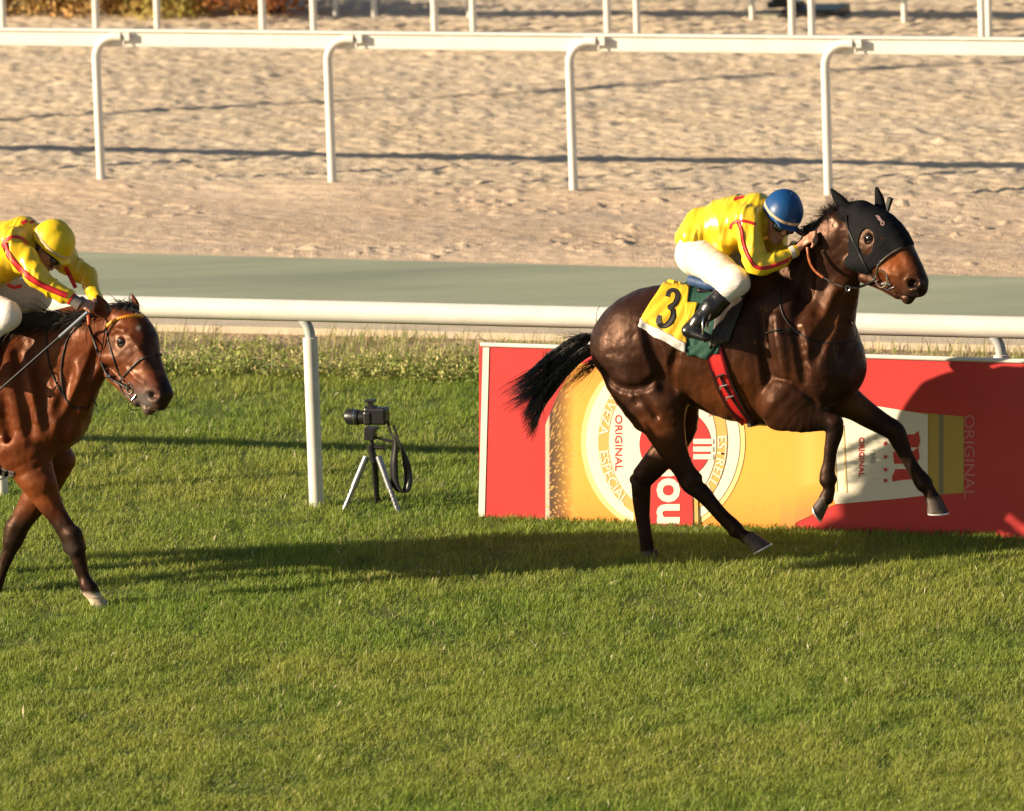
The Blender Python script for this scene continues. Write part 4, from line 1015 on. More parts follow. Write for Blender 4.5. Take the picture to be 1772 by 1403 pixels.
def hand(f, p, v, l, n, k=.006, sc=1.0):
    v, l, n = unit(v), unit(l), unit(n)
    ell(f, p-v*.035*sc, p+v*.03*sc, .016, .030, .015, .038, l, .012)
    for i, o in enumerate((-.031, -.010, .011, .030)):
        q = (.92, 1.05, 1.0, .82)[i]*sc; a = p+v*.036*sc+l*o; b = a+v*.028*q+n*.012*q; c = b+n*.026*q-v*.002; d = c-v*.022*q+n*.004
        for s_, e_, r1, r2 in ((a, b, .0098, .0092), (b, c, .0092, .0085), (c, d, .0085, .0075)): ell(f, s_, e_, r1, r1, r2, r2, l, .003)
    a = p-l*.034*sc-v*.012; b = a+v*.026*sc+n*.022-l*.004; c = b+v*.020*sc+n*.012+l*.012
    ell(f, a, b, .012, .012, .010, .010, v, .006); ell(f, b, c, .010, .010, .008, .008, v, .003)
def rider(R, c, label, par_name='person'):
    P = R.P; S = R.px
    Dm = NH@P(c['waist'][0], c['waist'][1], 0.0)
    mir = lambda p: np.asarray(p)-2*((np.asarray(p)@NH)-Dm)*NH
    J = {k: P(*c[k]) for k in ('hip', 'knee', 'ankle', 'heel', 'toe', 'shoulder', 'elbow', 'wrist')}
    FJ = {k: mir(v) for k, v in J.items()}
    for k in ('felbow', 'fwrist', 'fshoulder', 'fknee', 'fankle'):
        if k in c: FJ[k[1:]] = P(*c[k])
    hc = P(*c['head']); Ff = unit(c['F']); U = unit(c['U']-Ff*(c['U']@Ff)); Lh = unit(np.cross(U, Ff))
    e = empty(par_name, P(c['waist'][0], c['waist'][1]+20, 0), label, 'person')
    allp = np.array(list(J.values())+list(FJ.values())+[hc]); lo = allp.min(0)-.22; hi = allp.max(0)+.22
    tor = np.array([list(P(r[0], r[1], r[4] if len(r) > 4 else 0))+[r[2]*S, r[3]] for r in c['torso']])
    # ---- skin: the whole figure as one surface
    f = Field(lo, hi, .0058)
    t2 = tor.copy(); t2[:, 3:] *= .86; loft(f, t2, NH, .03)
    nk = tor[-1, :3]; ell(f, nk, hc-U*.05-Ff*.02, .06, .065, .052, .055, NH, .03)
    for j in (J, FJ):
        ell(f, j['hip'], j['knee'], .075, .07, .05, .05, NH, .04); ell(f, j['knee'], j['ankle'], .05, .05, .03, .03, NH, .03); ell(f, j['heel']*.7+j['ankle']*.3, j['toe'], .028, .032, .02, .03, NH, .02)
        ell(f, j['shoulder'], j['elbow'], .048, .045, .036, .036, NH, .03); ell(f, j['elbow'], j['wrist'], .036, .036, .024, .026, NH, .02)
    hn, hf = c['hand'], c['fhand']
    hand(f, P(*hn[0]), hn[1], hn[2], hn[3]); ell(f, J['wrist'], P(*hn[0])-unit(hn[1])*.02, .022, .026, .018, .028, NH, .01)
    hand(f, P(*hf[0]), hf[1], -np.array(hf[2]), hf[3]); ell(f, FJ['wrist'], P(*hf[0])-unit(hf[1])*.02, .022, .026, .018, .028, NH, .01)
    # head
    ell(f, hc-Ff*.02+U*.02, hc+Ff*.02+U*.02, .095, .074, .09, .072, Lh, .03); ell(f, hc+Ff*.025-U*.01, hc+Ff*.035-U*.085, .060, .060, .042, .045, Lh, .03)
    ell(f, hc+Ff*.060-U*.105, hc+Ff*.066-U*.108, .022, .026, .020, .024, Lh, .02)          # chin
    ell(f, hc+Ff*.088+U*.008, hc+Ff*.108-U*.032, .009, .010, .014, .015, Lh, .012)          # nose
    for q in (-1, 1):
        ell(f, hc+Ff*.075+Lh*.034*q-U*.028, hc+Ff*.055+Lh*.052*q-U*.022, .018, .018, .016, .016, U, .02)   # cheekbones
        ell(f, hc-Ff*.005+Lh*.076*q+U*.005, hc-Ff*.008+Lh*.078*q-U*.030, .014, .007, .010, .006, Lh, .006)  # ears
        ell(f, hc+Ff*.080+Lh*.030*q+U*.002, hc+Ff*.081+Lh*.030*q, .012, .014, .012, .014, Lh, .01, 'sub')
    ell(f, hc+Ff*.090-U*.066-Lh*.02, hc+Ff*.090-U*.066+Lh*.02, .007, .007, .007, .007, U, .008)
    ell(f, hc+Ff*.088-U*.078-Lh*.015, hc+Ff*.088-U*.078+Lh*.015, .007, .007, .007, .007, U, .008)
    ell(f, hc+Ff*.100-U*.072-Lh*.022, hc+Ff*.100-U*.072+Lh*.022, .003, .012, .003, .012, Ff, .004, 'sub')
    V, F = surf(f, 1); body = link('body', mesh_np('body', V, F), SKIN, e); bvb = bvh_of((V, F))
    # ---- jacket
    g = Field(lo, hi, .0065)
    tj = tor.copy(); tj[:, 3:] += .006; loft(g, tj, NH, .03)
    for q in (1, -1):
        j = J if q == 1 else FJ; sh = j['shoulder']; mid = (j['shoulder']+j['elbow'])/2
        ell(g, sh, mid, .078, .07, .070, .064, NH, .06); ell(g, mid, j['elbow'], .070, .064, .056, .054, NH, .03)
        wr = j['elbow']+(j['wrist']-j['elbow'])*.93; ell(g, j['elbow'], wr, .056, .054, .032, .034, NH, .03)
        # folds of the loose sleeve
        for t_ in (.25, .42, .6, .78): a = j['elbow']+(wr-j['elbow'])*t_; ball(g, a-UP*.02, .050-.022*t_, .012)
        for t_ in (.35, .6, .85): a = sh+(j['elbow']-sh)*t_; ball(g, a+NH*(-.01*q), .074-.014*t_, .015)
    # folds across the back of the silks
    for (x, y, d_, r_) in c.get('folds', []): ball(g, P(x, y, d_), (r_, r_*.8), .03)
    ell(g, nk-Ff*.0, nk+(hc-nk)*.45, .075, .08, .066, .07, NH, .03)
    cut(g, c['hem'][0], c['hem'][1])
    Vj, Fj = surf(g, 2); Vj = fold_disp(Vj, Fj, .020, 13, 3.0, 40); jm = c['jacket_mat']; jk = link('jacket', mesh_np('jacket', Vj, Fj), jm, e); bj = bvh_of((Vj, Fj))
    for pts, wpx in c['stripes']:
        o = ribbon(pts, wpx, bj, .004, .003, 'red_stripe', REDF, e); o.parent = jk; o.matrix_parent_inverse = Matrix.Identity(4)
    for (x, y, r_) in c.get('stars', []):
        o = ribbon([(x-r_, y+r_*.3), (x, y), (x+r_, y-r_*.5)], r_*1.1, bj, .004, .002, 'red_star', REDF, e); o.parent = jk; o.matrix_parent_inverse = Matrix.Identity(4)
    # ---- breeches
    b_ = Field(lo, hi, .0065)
    for j in (J, FJ):
        q = 1 if j is J else -1; m1 = j['hip']*.5+j['knee']*.5
        ell(b_, j['hip'], m1, c['thigh'][0]*S, .095, c['thigh'][1]*S, .085, NH, .05); ell(b_, m1, j['knee'], c['thigh'][1]*S, .085, c['thigh'][2]*S, .066, NH, .03)
        kk = j['knee']+(j['ankle']-j['knee'])*.42; ell(b_, j['knee'], kk, c['thigh'][2]*S*.98, .066, .052, .05, NH, .03)
        for t_ in (.3, .5, .7): a = j['hip']+(j['knee']-j['hip'])*t_; ball(b_, a-UP*.012*(1 if t_ > .4 else -1), (c['thigh'][1]*S*1.01, .086), .02)
    ell(b_, J['hip'], FJ['hip'], .105, .105, .105, .105, UP, .05); ell(b_, (J['hip']+FJ['hip'])/2, tor[1, :3], .10, .14, .10, .13, NH, .04)
    Vb, Fb = surf(b_, 2); Vb = fold_disp(Vb, Fb, .006, 20, 5, 50, unit(J['knee']-J['hip'])); link('breeches', mesh_np('breeches', Vb, Fb), BREE, e)
    # ---- boots
    for j in (J, FJ):
        bo = Field(np.minimum(j['knee'], j['toe'])-.16, np.maximum(j['knee'], j['heel'])+.16, .006)
        kk = j['knee']+(j['ankle']-j['knee'])*.36; ell(bo, kk, j['knee']*.35+j['ankle']*.65, .060, .056, .058, .05, NH, .02); ell(bo, j['knee']*.35+j['ankle']*.65, j['ankle'], .058, .05, .042, .040, NH, .02)
        ell(bo, j['ankle'], j['heel'], .042, .038, .034, .034, NH, .02); ell(bo, j['heel'], j['toe'], .036, .038, .026, .036, NH, .025)
        cut(bo, kk, j['knee']-j['ankle']); Vo, Fo = surf(bo, 2); link('boot', mesh_np('boot', Vo, Fo), BOOTM, e)
    # ---- helmet with silk cover
    hh = Field(hc-.24, hc+.24, .0055); cc = hc+U*.045
    ell(hh, cc-Ff*.018, cc+Ff*.012, .122, .108, .118, .106, Lh, .02); cut(hh, hc+U*.012-Ff*0, -U-Ff*.0)
    ell(hh, hc+Ff*.095+U*.020, hc+Ff*.130+U*.008, .012, .070, .008, .055, Lh, .015)
    Vh, Fh = surf(hh, 2); hm_ = link('helmet', mesh_np('helmet', Vh, Fh), c['helmet_mat'], e); bh = bvh_of((Vh, Fh))
    def ringpts(h0, tilt, rr=.3, dr=.001):
        out = []
        for k in range(49):
            t = 2*math.pi*k/48; d = Ff*math.cos(t)+Lh*math.sin(t); o_ = hc+U*(h0+tilt*math.cos(t)); q = bh.ray_cast(Vector(o_+d*rr), Vector(-d)); out.append(np.array(q[0])+d*dr if q[0] is not None and (np.array(q[0])-o_)@d > 0 else o_+d*.11)
        return out
    rp = ringpts(.036, -.006); rq = ringpts(.052, -.006); n = len(rp); Vr = rp+rq
    o = link('helmet_band', mesh_np('helmet_band', Vr, [(k, k+1, n+k+1, n+k) for k in range(n-1)]), STRAPC, e); o.parent = hm_; o.matrix_parent_inverse = Matrix.Identity(4); o.modifiers.new('s', 'SOLIDIFY').thickness = .003
    tp = cc+U*.116; MB().tube([tp, tp+U*.008], [.012, .007], 12).build('helmet_button', c['helmet_mat'], e)
    for s_ in (-1, 1):                                                                     # seams of the silk cover
        MB().tube([np.array(bh.ray_cast(Vector(cc+(U*math.cos(t)+Lh*s_*.0+Ff*math.sin(t))*.3+Lh*.035*s_), Vector(-(U*math.cos(t)+Ff*math.sin(t))))[0] or cc) for t in np.linspace(-1.3, 1.25, 20)], .0009, 6).build('helmet_seam', c['helmet_mat'], e)
    # ---- goggles
    gb = [];
    for k in range(33):
        t = 2*math.pi*k/32; d = Ff*math.cos(t)+Lh*math.sin(t); o_ = hc+U*(.004+.008*(1-math.cos(t))/2); q = bvb.ray_cast(Vector(o_+d*.2), Vector(-d)); gb.append((np.array(q[0]) if q[0] is not None else o_+d*.08)+d*.003)
    V2 = [p-U*.011 for p in gb]+[p+U*.011 for p in gb]; n = len(gb)
    gg = Field(hc-.16, hc+.16, .004)
    for s_ in (-1, 1): ell(gg, hc+Ff*.084+Lh*.028*s_-U*.012, hc+Ff*.078+Lh*.042*s_-U*.012, .028, .032, .026, .030, Lh, .02)
    Vg, Fg = surf(gg, 1); go = link('goggles', mesh_np('goggles', Vg, Fg), GOG, e)
    o = link('goggle_band', mesh_np('goggle_band', V2, [(k, k+1, n+k+1, n+k) for k in range(n-1)]), DARKM, e); o.parent = go; o.matrix_parent_inverse = Matrix.Identity(4); o.modifiers.new('s', 'SOLIDIFY').thickness = .003
    # short hair at the nape
    hs = []
    for i in range(260):
        t = rng.uniform(1.7, 4.6); d = Ff*math.cos(t)+Lh*math.sin(t); o_ = hc+U*rng.uniform(-.045, .02); q = bvb.ray_cast(Vector(o_+d*.2), Vector(-d))
        if q[0] is None: continue
        p = np.array(q[0]); hs.append(([p, p+d*.004-U*.012, p+d*.004-U*.024], .0016))
    hair('hair', hs, HAIR, e)
    return e, J, FJ, bj, mir, (hc, Ff, U, Lh)

# ---------------------------------------------------------------- saddle, cloths and girth of horse 3
P3 = R3.P
def m3(p): p = np.asarray(p); return p-2*((p@NH)-R3.D)*NH
GREEN = mat('dark_green_cloth', (.012, .07, .045), .75, bump=(25, .6, .01)); YEL = mat('yellow_cloth', (.78, .47, .012), .7, bump=(9, .6, .02)); GREYC = mat('pale_grey_cloth', (.62, .58, .55), .75, bump=(12, .7, .02)); BLK = mat('black_print', (.014, .012, .012), .6)
cl = empty('saddle_cloth', P3(1190, 500, 0), 'yellow and dark green saddle cloth with a large black 3, on the leading horse', 'saddle cloth')
gm = patch('green_pad', [(1178, 492), (1284, 484), (1243, 612), (1190, 615)], bv3, .010, .008, GREEN, cl, 18, 18, m3, .003)
gm2 = patch('green_hem', [(1186, 600), (1248, 590), (1224, 622), (1189, 609)], bv3, .016, .005, GREEN, cl, 10, 8, None, .004)
yl = patch('number_cloth', lambda u, v: ((1157+(1192-1157)*u+3*math.sin(u*3))*(1-v)+(1109+(1189-1109)*u)*v, (483+(500-483)*u-3*math.sin(u*3.1))*(1-v)+(552+(595-552)*u)*v), bv3, .022, .004, YEL, cl, 20, 20, None, .006)
patch('number_cloth_wing', [(1188, 527), (1209, 527), (1200, 556), (1188, 560)], bv3, .026, .004, YEL, cl, 8, 8, None, .003)
patch('white_hem', [(1109, 551), (1189, 594), (1187, 609), (1105, 566)], bv3, .025, .004, GREYC, cl, 18, 5, None, .005)
bvc = bvh_of(([v.co[:] for v in yl.data.vertices], [tuple(p.vertices) for p in yl.data.polygons]), VF3) if False else None
def bvobj(*objs):
    Vv = []; Ff = []
    for o in objs:
        n = len(Vv); Vv += [list(v.co) for v in o.data.vertices]; Ff += [tuple(i+n for i in p.vertices) for p in o.data.polygons]
    return BVHTree.FromPolygons([Vector(v) for v in Vv], Ff)
by = bvobj(yl)
n3 = ribbon([(1154.7, 513), (1158, 504.5), (1165, 501.5), (1172, 506), (1172.5, 515), (1167, 525.5), (1158, 531), (1163.5, 535.5), (1165, 545), (1160, 556), (1151, 563.5), (1143, 563), (1139, 556), (1142, 545)], [8, 8, 7.5, 9, 10, 9, 7, 8, 10, 10, 8.5, 8.5, 8.5, 8], by, .006, .003, 'number_three', BLK, cl, 6, 4)
n3.parent = yl; n3.matrix_parent_inverse = Matrix.Identity(4)
sa = empty('racing_saddle', P3(1245, 500, 0), 'small black racing saddle with red girth, under the rider in the blue cap', 'saddle')
fs = Field(P3(1190, 520, .3)-.25, P3(1300, 470, -.3)+.25, .007)
ell(fs, P3(1222, 497, 0), P3(1262, 500, 0), .035, .13, .03, .12, NH, .03); ell(fs, P3(1262, 500, 0), P3(1300, 480, 0), .03, .12, .05, .07, NH, .03)
Vs, Fs = surf(fs, 2); link('seat', mesh_np('seat', Vs, Fs), BLACKL, sa)
patch('flap', lambda u, v: ((1246+(1300-1246)*u)*(1-v)+(1228+(1262-1228)*u)*v, (522+(490-522)*u)*(1-v)+(603+(592-603)*u)*v), bv3, .020, .012, BROWNL, sa, 14, 14, m3, .003)
BLUE = mat('blue_padding', (.015, .055, .16), .6, bump=(20, .6, .01))
MB().tube(spline(np.array([P3(1194, 484, .10), P3(1202, 486, .12), P3(1220, 491, .14), P3(1240, 495, .16)]), 5), [.012]+[.030]*12+[.025]*3, 14).build('blue_roll', BLUE, sa)
MB().tube(spline(np.array([P3(1200, 479, .05), P3(1218, 484, .08), P3(1236, 489, .10)]), 5), .022, 14).build('blue_roll', BLUE, sa)
gt = ribbon([(1228, 585), (1234, 605), (1244, 640), (1257, 676), (1273, 706), (1292, 731)], [25, 29, 30, 28, 25, 20], bv3, .010, .005, 'girth', REDF, sa, 5, 5)
GB = mat('dark_webbing', (.03, .02, .018), .7)
for pts, w_ in (([(1256, 640), (1270, 672), (1285, 703), (1302, 733)], 2.5), ([(1230, 642), (1243, 674), (1258, 704), (1275, 722), (1288, 733)], 2.5), ([(1247, 652), (1254, 668), (1266, 688), (1280, 708), (1295, 728)], 4)):
    o = ribbon(pts, w_, bv3, .017, .004, 'girth_strap', GB, sa); o.parent = gt; o.matrix_parent_inverse = Matrix.Identity(4)
far = MB()
V_ = [m3(np.array(v.co)) for v in gt.data.vertices]; far.add(V_, [tuple(p.vertices)[::-1] for p in gt.data.polygons]); far.build('girth', REDF, sa)
a_, b2_ = P3(1296, 736, .2), m3(P3(1296, 736, .2)); MB().tube([a_, (a_+b2_)/2-UP*.02, b2_], .012, 8).build('girth_centre', GB, sa)
for (x, y) in ((1247, 650), (1252, 668), (1263, 687)):
    h = hit(bv3, x, y, .024); mb = MB(); mb.tube([h-FH*.022-UP*.006, h+FH*.022+UP*.008], .006, 8); mb.tube([h-FH*.022-UP*.006, h-FH*.020-UP*.02], .004, 8); mb.build('buckle', METAL if y > 655 else DARKM, sa)
sx = P3(1221, 586, .38); 
st_ = [sx+NH*.045*math.cos(t)*1.0+UP*(.055+.075*math.sin(t)) for t in np.linspace(-.6, 3.74, 16)]+[sx-NH*.036+UP*.0]
MB().tube(st_, .005, 8).tube([sx-NH*.045, sx+NH*.045], .009, 8).build('stirrup', METAL, sa); MB().tube([m3(p) for p in st_], .005, 8).build('stirrup', METAL, sa)
MB().tube([P3(1222, 565, .40), P3(1240, 520, .36), P3(1250, 505, .3)], .007, 8).build('stirrup_leather', GB, sa)

cfg3 = dict(waist=(1215, 415, 0), hip=(1204, 440, .10), knee=(1275, 487, .27), ankle=(1209, 556, .37), heel=(1192, 572, .38), toe=(1222, 584, .40),
  shoulder=(1290, 378, .17), elbow=(1312, 462, .27), wrist=(1376, 434, .16), head=(1350, 378, .06), F=FH*.54-UP*.40-NH*.74, U=UP*.92+FH*.40,
  torso=[(1202, 410, 30, .13), (1216, 400, 37, .155), (1245, 392, 42, .165), (1280, 388, 47, .165), (1308, 376, 38, .12, .01)],
  hand=((1393, 418, .13), FH*.75+UP*.62, -NH*.6-UP*.5, FH*.35-UP*.8+NH*.1), fhand=((1403, 413, -.06), FH*.75+UP*.5, NH*.7+UP*.3, FH*.35-UP*.8), fwrist=(1388, 425, -.09), felbow=(1345, 448, -.20),
  hem=(P3(1176, 421, 0), UP*-.98-FH*.22), thigh=(34, 27, 23.5), jacket_mat=YSAT('yellow_silk'), helmet_mat=mat('blue_silk', (.005, .060, .20), .42, spec=.45, bump=(8, .4, .02, (1, 1, .4))),
  folds=[(1200, 412, .13, .065), (1222, 425, .12, .06), (1250, 430, .12, .06), (1262, 415, .15, .05)],
  stripes=[([(1263, 396), (1267, 387), (1278, 382), (1292, 383), (1308, 388)], 5), ([(1278, 385), (1283, 400), (1286, 420), (1293, 440), (1302, 455), (1311, 463), (1326, 463), (1345, 458), (1362, 451), (1374, 445)], 6.5)],
  stars=[(1274, 343.5, 4), (1283, 341, 4)])
j3, J3, FJ3, bj3, mir3, hf3 = rider(R3, cfg3, 'jockey in shiny yellow silks and blue helmet crouched on the leading dark horse')
# cuffs and the whip
GC = mat('pale_cuff', (.66, .58, .50), .7)
w_ = J3['wrist']; ev = unit(w_-J3['elbow']); MB().tube([w_-ev*.030, w_-ev*.004], [.036, .035], 18).build('cuff', GC, j3)
MB().tube([w_-ev*.002, w_+ev*.014], [.035, .030], 18).build('sleeve_end', cfg3['jacket_mat'], j3)
wh = [P3(1400, 425, -.22), P3(1460, 392, -.22), P3(1532, 368, -.22), P3(1536, 357, -.22), P3(1540, 343, -.22)]
e = empty('riding_whip', P3(1534, 368, -.22), 'black whip end showing just behind the hooded horse head', 'whip')
MB().tube([P3(1415, 432, -.20), P3(1532, 375, -.22)], .004, 8).build('whip_shaft', DARKM, e); MB().tube([P3(1531, 378, -.22), P3(1541, 342, -.22)], [.010, .018], 4).build('whip_flap', BLACKL, e)

# ---------------------------------------------------------------- second horse, on the left edge
F2 = G(168, 1050)
R2 = Rig(NH@F2+0.15, 60)
def horse2():
    R = R2; P = R.P; e = empty('racehorse', F2-FH*.6, 'red brown bay racehorse with orange browband, following at the left', 'horse')
    pts = np.array([P(a, b, d) for a in (-400, 300) for b in (500, 1060) for d in (.40, -.32)])
    lo = pts.min(0)-.06; hi = pts.max(0)+.06; lo[2] = 0.0
    f = Field(lo, hi, .0085); HL = yawL(22)
    trunk = R.st([(-350, 700, 44, .12), (-328, 680, 72, .22), (-288, 666, 90, .275), (-240, 668, 98, .285), (-185, 680, 108, .285), (-130, 690, 122, .28), (-75, 694, 128, .265), (-25, 696, 124, .25), (35, 700, 112, .225), (85, 706, 88, .19), (112, 714, 64, .15)])
    loft(f, trunk, NH, .03)
    for s in (1, -1):
        d = .135*s
        chain(f, R, [(-308, 642, d*.8, 60), (-313, 702, d, 72), (-296, 752, d, 66), (-278, 797, d*1.05, 52)], NH, .05, .60)
        ball(f, P(-350, 682, d*.8), (.125, .10), .05); ball(f, P(-268, 754, d*1.15), (.12, .085), .05)
        chain(f, R, [(-20, 610, d*.6, 50), (20, 670, d*1.1, 62), (48, 725, d*1.15, 60), (52, 775, d*1.05, 46)], NH, .05, .55)
        ball(f, P(95, 740, d*.78), (.15, .10), .05); ball(f, P(30, 785, d*1.05), (.12, .075), .04)
    neck = R.st([(20, 660, 100, .155, 0), (55, 645, 92, .145, .02), (92, 628, 82, .125, .04), (125, 608, 74, .105, .06), (155, 588, 66, .09, .08), (180, 568, 50, .082, .10)])
    loft(f, neck, yawL(10), .05)
    chain(f, R, [(110, 706, .06, 44), (135, 672, .08, 36), (150, 646, .10, 28)], NH, .05, 1.15)
    chain(f, R, [(0, 600, .0, 34), (50, 572, .02, 26), (100, 558, .04, 20), (150, 550, .07, 20), (180, 548, .09, 20)], NH, .04, .7)
    hd = R.st([(198, 556, 30, .068, .10), (211, 575, 45, .088, .14), (221, 600, 50, .094, .18), (234, 628, 45, .078, .22), (247, 654, 37, .063, .26), (258, 674, 32, .056, .29), (267, 690, 29, .053, .31)])
    loft(f, hd, HL, .03)
    chain(f, R, [(213, 548, .12, 22), (236, 564, .15, 22), (254, 588, .18, 19), (261, 616, .21, 15), (270, 644, .25, 14), (280, 666, .28, 13), (286, 682, .30, 13)], HL, .02, 1.2)
    ball(f, P(192, 618, .22), (.105, .042), .03, L=HL)
    chain(f, R, [(196, 646, .18, 13), (216, 668, .23, 11), (240, 694, .28, 10)], HL, .02, 1.4)
    ball(f, P(276, 694, .315), (.052, .055), .02, L=HL); ball(f, P(258, 706, .30), (.038, .040), .012, L=HL)
    T0 = bvh_of(surf(f, 0))
    ht = lambda x, y, o=0: (lambda h: h if h is not None else P(x, y, .3))(hit(T0, x, y, o))
    for (x, y, rx, ry) in ((262, 684, .026, .018), (267, 685, .020, .016)): ball(f, ht(x, y), (ry, rx), .008, 'sub', HL)
    rp = [ht(264+15*math.cos(t), 684+11*math.sin(t), -.002) for t in np.linspace(-2.8, 1.6, 9)]
    for a, b in zip(rp, rp[1:]): ell(f, a, b, .007, .007, .007, .007, HL, .012)
    ml = [ht(x, y, -.001) for x, y in ((240, 696), (250, 703), (262, 707), (276, 707))]
    for a, b in zip(ml, ml[1:]): ell(f, a, b, .0035, .010, .0035, .010, HL, .006, 'sub')
    for pts_, r_ in (([(222, 640), (236, 654), (250, 664)], .008), ([(226, 582), (240, 602), (252, 624)], .009), ([(196, 575), (205, 570), (216, 572)], .009)):
        q_ = [ht(x, y, -.003) for x, y in pts_]
        for a, b in zip(q_, q_[1:]): ell(f, a, b, r_, r_, r_, r_, HL, .02)
    def crease(pts, r, k, mode='sub', o=0.0):
        q_ = [ht(x, y, o) for x, y in spline(np.array(pts, float), 3)]
        for i, (a, b) in enumerate(zip(q_, q_[1:])):
            rr = r*(.5+.5*math.sin(math.pi*(i+.5)/(len(q_)-1))); ell(f, a, b, rr, rr, rr, rr, HL, k, mode)
    ball(f, ht(209, 592), (.020, .030), .012, 'sub', HL)
    for (bx, by, mx, my, tx, ty, d, bw) in ((192, 550, 180, 530, 168, 510, .12, 14), (232, 548, 235, 528, 228, 508, .05, 10)):
        chain(f, R, [(bx, by, d, bw), (mx, my, d+.005, bw*.82), ((mx+tx)/2, (my+ty)/2, d+.008, bw*.58), (tx, ty, d+.01, 2.5)], HL, .015, .6, 3)
    ell(f, P(190, 541, .165), P(177, 522, .155), .010, .016, .006, .008, HL, .006, 'sub')
    dx, dy = -418, 84                          # hind legs: outside the frame, same gallop as the leading horse
    chain(f, R, [(-275, 790, .17, 48), (-262, 832, .18, 36), (-248, 872, .18, 25), (-232, 902, .175, 19.5), (-219, 920, .17, 20)], NH, .03, .62, 3)
    chain(f, R, [(-240, 913, .17, 8), (-226, 925, .17, 15), (-206, 937, .17, 15), (-190, 962, .17, 11.5), (-175, 986, .17, 11), (-162, 1003, .17, 13)], NH, .012, .72, 3)
    chain(f, R, [(-162, 1003, .17, 12.5), (-152, 1012, .17, 11), (-142, 1021, .17, 13)], NH, .01, .85, 3)
    chain(f, R, [(-255, 784, -.14, 48), (-248, 819, -.15, 37), (-262, 850, -.14, 28), (-290, 880, -.13, 24), (-314, 906, -.13, 20.5)], NH, .03, .6, 3)
    chain(f, R, [(-332, 908, -.13, 8), (-318, 916, -.13, 17), (-322, 945, -.13, 15), (-330, 972, -.13, 12.5), (-338, 995, -.13, 13), (-340, 1006, -.13, 12)], NH, .012, .62, 3)
    # forelegs
    chain(f, R, [(38, 770, .15, 56), (58, 815, .16, 38), (80, 860, .16, 26), (98, 890, .16, 19), (112, 912, .16, 18), (126, 938, .155, 18.5), (134, 958, .15, 15), (141, 985, .15, 12), (148, 1005, .15, 11.5), (156, 1020, .15, 14)], NH, .02, .72, 3)
    chain(f, R, [(156, 1020, .15, 13), (162, 1030, .15, 12), (166, 1036, .15, 13)], NH, .01, .85, 3)
    chain(f, R, [(88, 790, -.11, 46), (76, 836, -.12, 32), (56, 872, -.12, 25), (38, 900, -.12, 20), (26, 925, -.12, 19), (18, 948, -.12, 14), (8, 975, -.12, 11), (-1, 1000, -.12, 10.5), (-8, 1016, -.12, 13)], NH, .02, .72, 3)
    chain(f, R, [(-8, 1016, -.12, 13), (-16, 1024, -.12, 11.5), (-22, 1030, -.12, 13)], NH, .01, .85, 3)
    ell(f, P(126, 925, .17), P(133, 947, .17), .056, .050, .052, .046, NH, .02); ell(f, P(26, 912, -.12), P(22, 936, -.12), .058, .050, .052, .046, NH, .02); ball(f, P(118, 950, .15), (.030, .026), .02)
    ell(f, P(150, 1012, .15), P(158, 1022, .15), .040, .036, .042, .038, NH, .02); ball(f, P(66, 835, .20), (.09, .05), .05)
    for a, b, r1, r2 in [((55, 640, .30), (45, 720, .33), 4, 5), ((150, 660, .20), (108, 725, .24), 5, 6), ((-60, 690, .37), (-40, 770, .37), 3, 3)]:
        ell(f, P(*a), P(*b), r1*R.px, r1*R.px, r2*R.px, r2*R.px, NH, .03, 'sub')
    crease([(30, 610), (36, 660), (46, 710), (52, 750)], .008, .06); crease([(66, 640), (74, 690), (82, 740)], .006, .06); crease([(150, 672), (132, 700), (112, 740), (104, 770)], .010, .05)
    crease([(5, 690), (12, 740), (24, 780)], .006, .05); crease([(62, 800), (80, 845), (98, 885)], .007, .02); crease([(44, 815), (62, 850), (82, 885)], .006, .018)
    crease([(122, 640), (110, 680), (98, 720)], .006, .06); crease([(168, 600), (160, 630), (150, 655)], .010, .035); crease([(136, 968), (142, 990), (150, 1012)], .004, .010)
    V, F = surf(f, 2)
    px, py = proj(V); n = V@NH; near = smoothstep(R.D+.02, R.D-.12, n)
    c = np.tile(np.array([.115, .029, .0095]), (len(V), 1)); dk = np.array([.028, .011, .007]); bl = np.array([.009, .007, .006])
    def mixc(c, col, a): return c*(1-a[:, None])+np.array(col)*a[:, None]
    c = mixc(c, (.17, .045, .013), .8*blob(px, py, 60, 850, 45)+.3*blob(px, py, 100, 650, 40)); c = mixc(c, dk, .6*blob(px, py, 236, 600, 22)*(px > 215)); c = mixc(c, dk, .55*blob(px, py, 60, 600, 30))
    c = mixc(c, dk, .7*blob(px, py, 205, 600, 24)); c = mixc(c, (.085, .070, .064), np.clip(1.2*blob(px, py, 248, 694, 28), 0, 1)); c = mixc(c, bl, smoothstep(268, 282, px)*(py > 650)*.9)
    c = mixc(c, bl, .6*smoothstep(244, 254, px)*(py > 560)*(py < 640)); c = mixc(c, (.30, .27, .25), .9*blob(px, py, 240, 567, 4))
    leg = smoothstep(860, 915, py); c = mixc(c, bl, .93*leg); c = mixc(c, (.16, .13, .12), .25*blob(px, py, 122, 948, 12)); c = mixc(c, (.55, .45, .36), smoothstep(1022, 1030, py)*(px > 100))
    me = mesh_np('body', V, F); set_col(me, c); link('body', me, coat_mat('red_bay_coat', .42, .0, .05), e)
    bv = bvh_of((V, F)); P_ = P
    hooves(R, [(-22, 1027, -30, 1048, -.12, (1, .3), .042, .058), (-145, 1015, -120, 1036, .17, (1, -.4), .040, .060), (-341, 1000, -343, 1024, -.13, (1, 0), .044, .058)], e, mat('dark_hoof', (.06, .045, .035), .6))
    hooves(R, [(164, 1032, 172, 1050, .15, (1, .15), .042, .056)], e, mat('pale_hoof', (.50, .40, .28), .6, noise=(30, .7, 1.1)))
